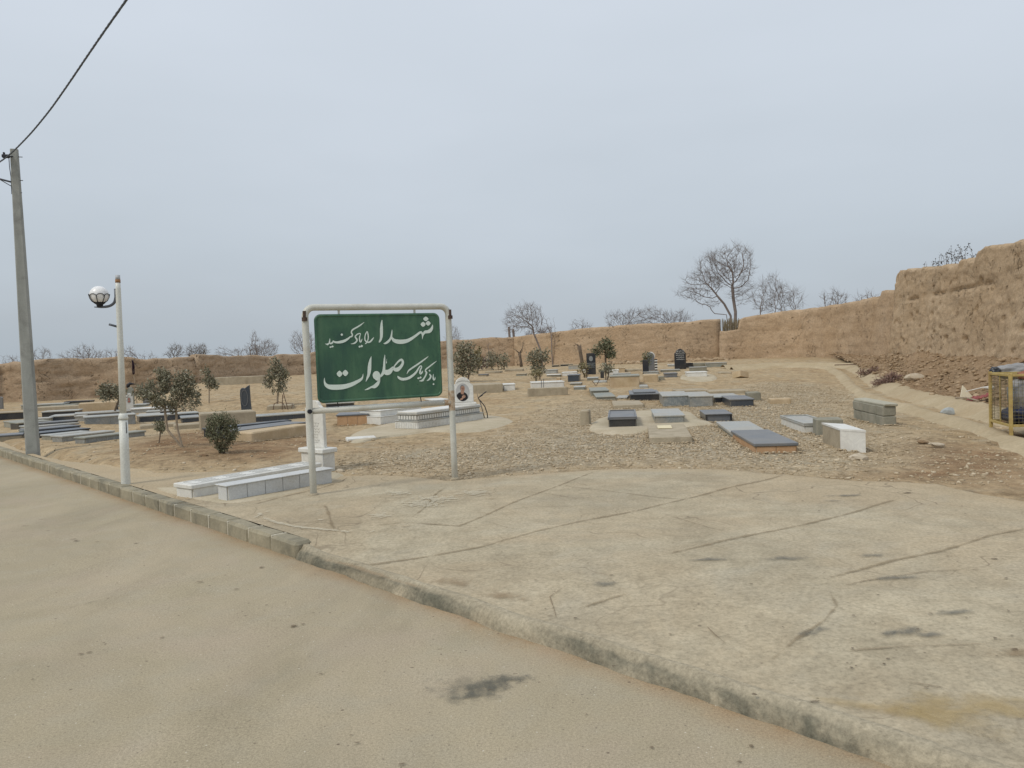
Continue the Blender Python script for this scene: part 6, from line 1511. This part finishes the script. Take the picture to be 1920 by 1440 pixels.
P = G(1117, 724); sk_ = empty('plant_stakes', P, 0, 'two crossed thin stakes forming a V behind the flat green slabs', 'stakes'); l = lambda px, py: AT(px, py, P.y)-P
m = MB(); m.tube([l(1117, 723), l(1110, 714)], .012, 5); m.tube([l(1118, 723), l(1124, 712)], .012, 5); m.build('stake', rusty, sk_)
# sticks over channel
a = G(1565, 694); b = G(1606, 694); tag(MB().tube([a+Vector((0, 0, .22)), b+Vector((0, 0, .24))], .02, 6).build('pipe', rusty), 'thin dark pipe lying across the concrete channel', 'pipe')
def onbank(px, py, lift=0.):
    best = None
    for (x, y, k) in BANK:
        q = Vector((x, y, bankz(x, y, k))); p = proj(q); e = (p[0]-px)**2+(p[1]-py)**2
        if best is None or e < best[0]: best = (e, q)
    return best[1]+Vector((0, 0, lift))
q = onbank(1810, 748); o = MB().prism([(-.16, 0), (.17, .03), (.02, .32)], 0, .02).build('cardboard_scrap', simple('cream_card', (.62, .56, .42), (.70, .64, .50), 8, .8, .1, .001), None, loc=q); o.rotation_euler = (R(-25), 0, R(10)); tag(o, 'triangular cream scrap of card on the rubble left of the yellow cage', 'scrap')
q = onbank(1718, 712); bm = bmesh.new(); bmesh.ops.create_icosphere(bm, subdivisions=2, radius=.26)
for v in bm.verts: v.co = Vector((v.co.x*1.2, v.co.y*.7, v.co.z*.5))*(1+.25*noise.noise(v.co*4))
me = bpy.data.meshes.new('rock'); bm.to_mesh(me); bm.free(); me.materials.append(rstone); o = bpy.data.objects.new('rock', me); COL.objects.link(o); o.location = q+Vector((0, 0, .08)); tag(o, 'pale flat boulder on the rubble right of the purplish shrub', 'rock')
a = onbank(1788, 757, .05); b = onbank(1838, 757, .06); tag(MB().tube([a, a.lerp(b, .5)+Vector((0, 0, .03)), b], .018, 7).build('white_stick', barkpale), 'pale stick lying along the top of the channel bank', 'stick')
a = onbank(1830, 758, .04); V = []; Fc = []
for i in range(16):
    for j in range(8):
        u, v = i/15, j/7; V.append((a.x+u*.5-.1, a.y+v*.2+.1*u, a.z+.10*abs(noise.noise((u*5, v*4, 1)))+.10*u+.02))
for i in range(15):
    for j in range(7): k = i*8+j; Fc.append((k, k+1, k+9, k+8))
o = link('red_rag', V, Fc, simple('faded_red_cloth', (.20, .05, .05), (.34, .12, .11), 12, .9, .3, .004), smooth=True); md = o.modifiers.new('t', 'SOLIDIFY'); md.thickness = .012; tag(o, 'crumpled faded red rag at the end of the pale stick', 'rag')
a = onbank(1858, 736, .06); o = MB().tube([a-Vector((.55, 0, .05)), a-Vector((.2, 0, -.02)), a, a+Vector((.05, 0, .0))], [.008, .012, .06, .04], 8).build('white_bottle', white, None, smooth=True); tag(o, 'white plastic bottle with a trailing string just left of the yellow cage', 'bottle')
# yellow cage bin
def bin_():
    A = G(1896, 824); B = G(1859, 812); v = B-A; v.z = 0; D = v.length*1.02; ang = math.atan2(v.y, v.x)-math.pi/2
    g = empty('waste_cage', A, ang, 'yellow steel mesh waste cage on legs at the right picture edge, full of rubbish', 'waste cage')
    r = ray(1900, 700); k = math.hypot(A.x, A.y)/math.hypot(r.x, r.y); h = EYE+r.z*k-A.z; r = ray(1897, 799); hb = EYE+r.z*k-A.z; W = 1.15
    def H(y): return h
    a = .022
    for x in (0, W):
        for y in (0, D): part('corner_post', yellow, g, (x-a, x+a, y-a, y+a, -.05, h), bev=.004)
    for z in (h-.03, hb):
        for y in (0, D): part('rail', yellow, g, (a+.001, W-a-.001, y-a*.8, y+a*.8, z-a*.8, z+a*.8), bev=.003)
        for x in (0, W): part('rail', yellow, g, (x-a*.8, x+a*.8, a+.001, D-a-.001, z-a*.8, z+a*.8), bev=.003)
    m = MB().box(-.008, .008, D*.5-.008, D*.5+.008, hb, h-.04, bev=.002); m.build('mid_bar', yellow, g)
    m = MB(); s = .05
    for i in range(1, int(W/s)):
        for y in (0.0, D): m.tube([(i*s, y, hb), (i*s, y, h-.03)], .0028, 3)
    for i in range(1, int(D/s)):
        for x in (0, W): m.tube([(x, i*s, hb), (x, i*s, h-.03)], .0028, 3)
    z = hb+s
    while z < h-.04:
        for y in (0., D): m.tube([(0, y, z), (W, y, z)], .0028, 3)
        for x in (0, W): m.tube([(x, 0, z), (x, D, z)], .0028, 3)
        z += s
    m.build('wire_mesh', simple('mesh_wire', (.10, .09, .06), (.20, .17, .08), 12, .7, 0), g)
    part('floor_plate', rust, g, (.01, W-.01, .02, D-.02, hb-.02, hb-.005))
    M2 = Matrix.Translation(A) @ Matrix.Rotation(ang, 4, 'Z')
    def bag(label, x, y, z, sx, sy, sz, mat, seed, cat='rubbish bag'):
        bm = bmesh.new(); bmesh.ops.create_icosphere(bm, subdivisions=4, radius=1.)
        for q in bm.verts:
            n = q.co.normalized(); k = 1+.22*noise.noise(n*2.2+Vector((seed, 0, 0)))+.12*abs(noise.noise(n*6+Vector((seed, 3, 0))))+.05*noise.noise(n*14+Vector((seed, 3, 0))); q.co = Vector((n.x*sx, n.y*sy, n.z*sz))*k
        me = bpy.data.meshes.new('rubbish_bag'); bm.to_mesh(me); bm.free(); me.materials.append(mat)
        for p in me.polygons: p.use_smooth = True
        o = bpy.data.objects.new('rubbish_bag', me); COL.objects.link(o); o.location = M2 @ Vector((x, y, z)); tag(o, label, cat, 'rubbish in the yellow cage')
    navy = simple('navy_plastic', (.02, .03, .07), (.05, .06, .11), 14, .35, .2, .004); clear = simple('clear_plastic', (.20, .20, .20), (.32, .31, .30), 14, .3, .3, .004); lil = simple('lilac_cloth', (.40, .36, .40), (.54, .50, .54), 9, .8, .3, .004); redb = simple('red_brown_card', (.22, .09, .06), (.32, .15, .10), 9, .8, .3, .004); olv = simple('olive_waste', (.12, .11, .07), (.24, .21, .14), 20, .9, .4, .006)
    bag('navy rubbish bag at the bottom right of the yellow cage', .42, .22, hb+.15, .34, .17, .15, navy, 1); bag('dark blue bundle at the bottom of the cage against its left mesh', .16, .32, hb+.12, .13, .24, .12, navy, 2)
    bag('clear grey plastic sack filling the left half of the cage', .20, .24, hb+.42, .15, .18, .22, clear, 3); bag('lilac cloth bundle in the upper right of the cage', .55, .2, hb+.52, .26, .15, .12, lil, 4)
    bag('red brown carton piece near the top of the cage', .38, .25, hb+.70, .22, .14, .08, redb, 5); bag('olive brown mixed rubbish in the middle of the cage', .6, .3, hb+.30, .3, .18, .13, olv, 6)
    bag('black round bag perched at the back top corner of the cage', .10, D+.12, h, .07, .07, .07, blackg, 7); bag('grey dusty sack heaped behind the top rail of the cage', .42, D+.25, h-.02, .30, .18, .12, clear, 8)
bin_()
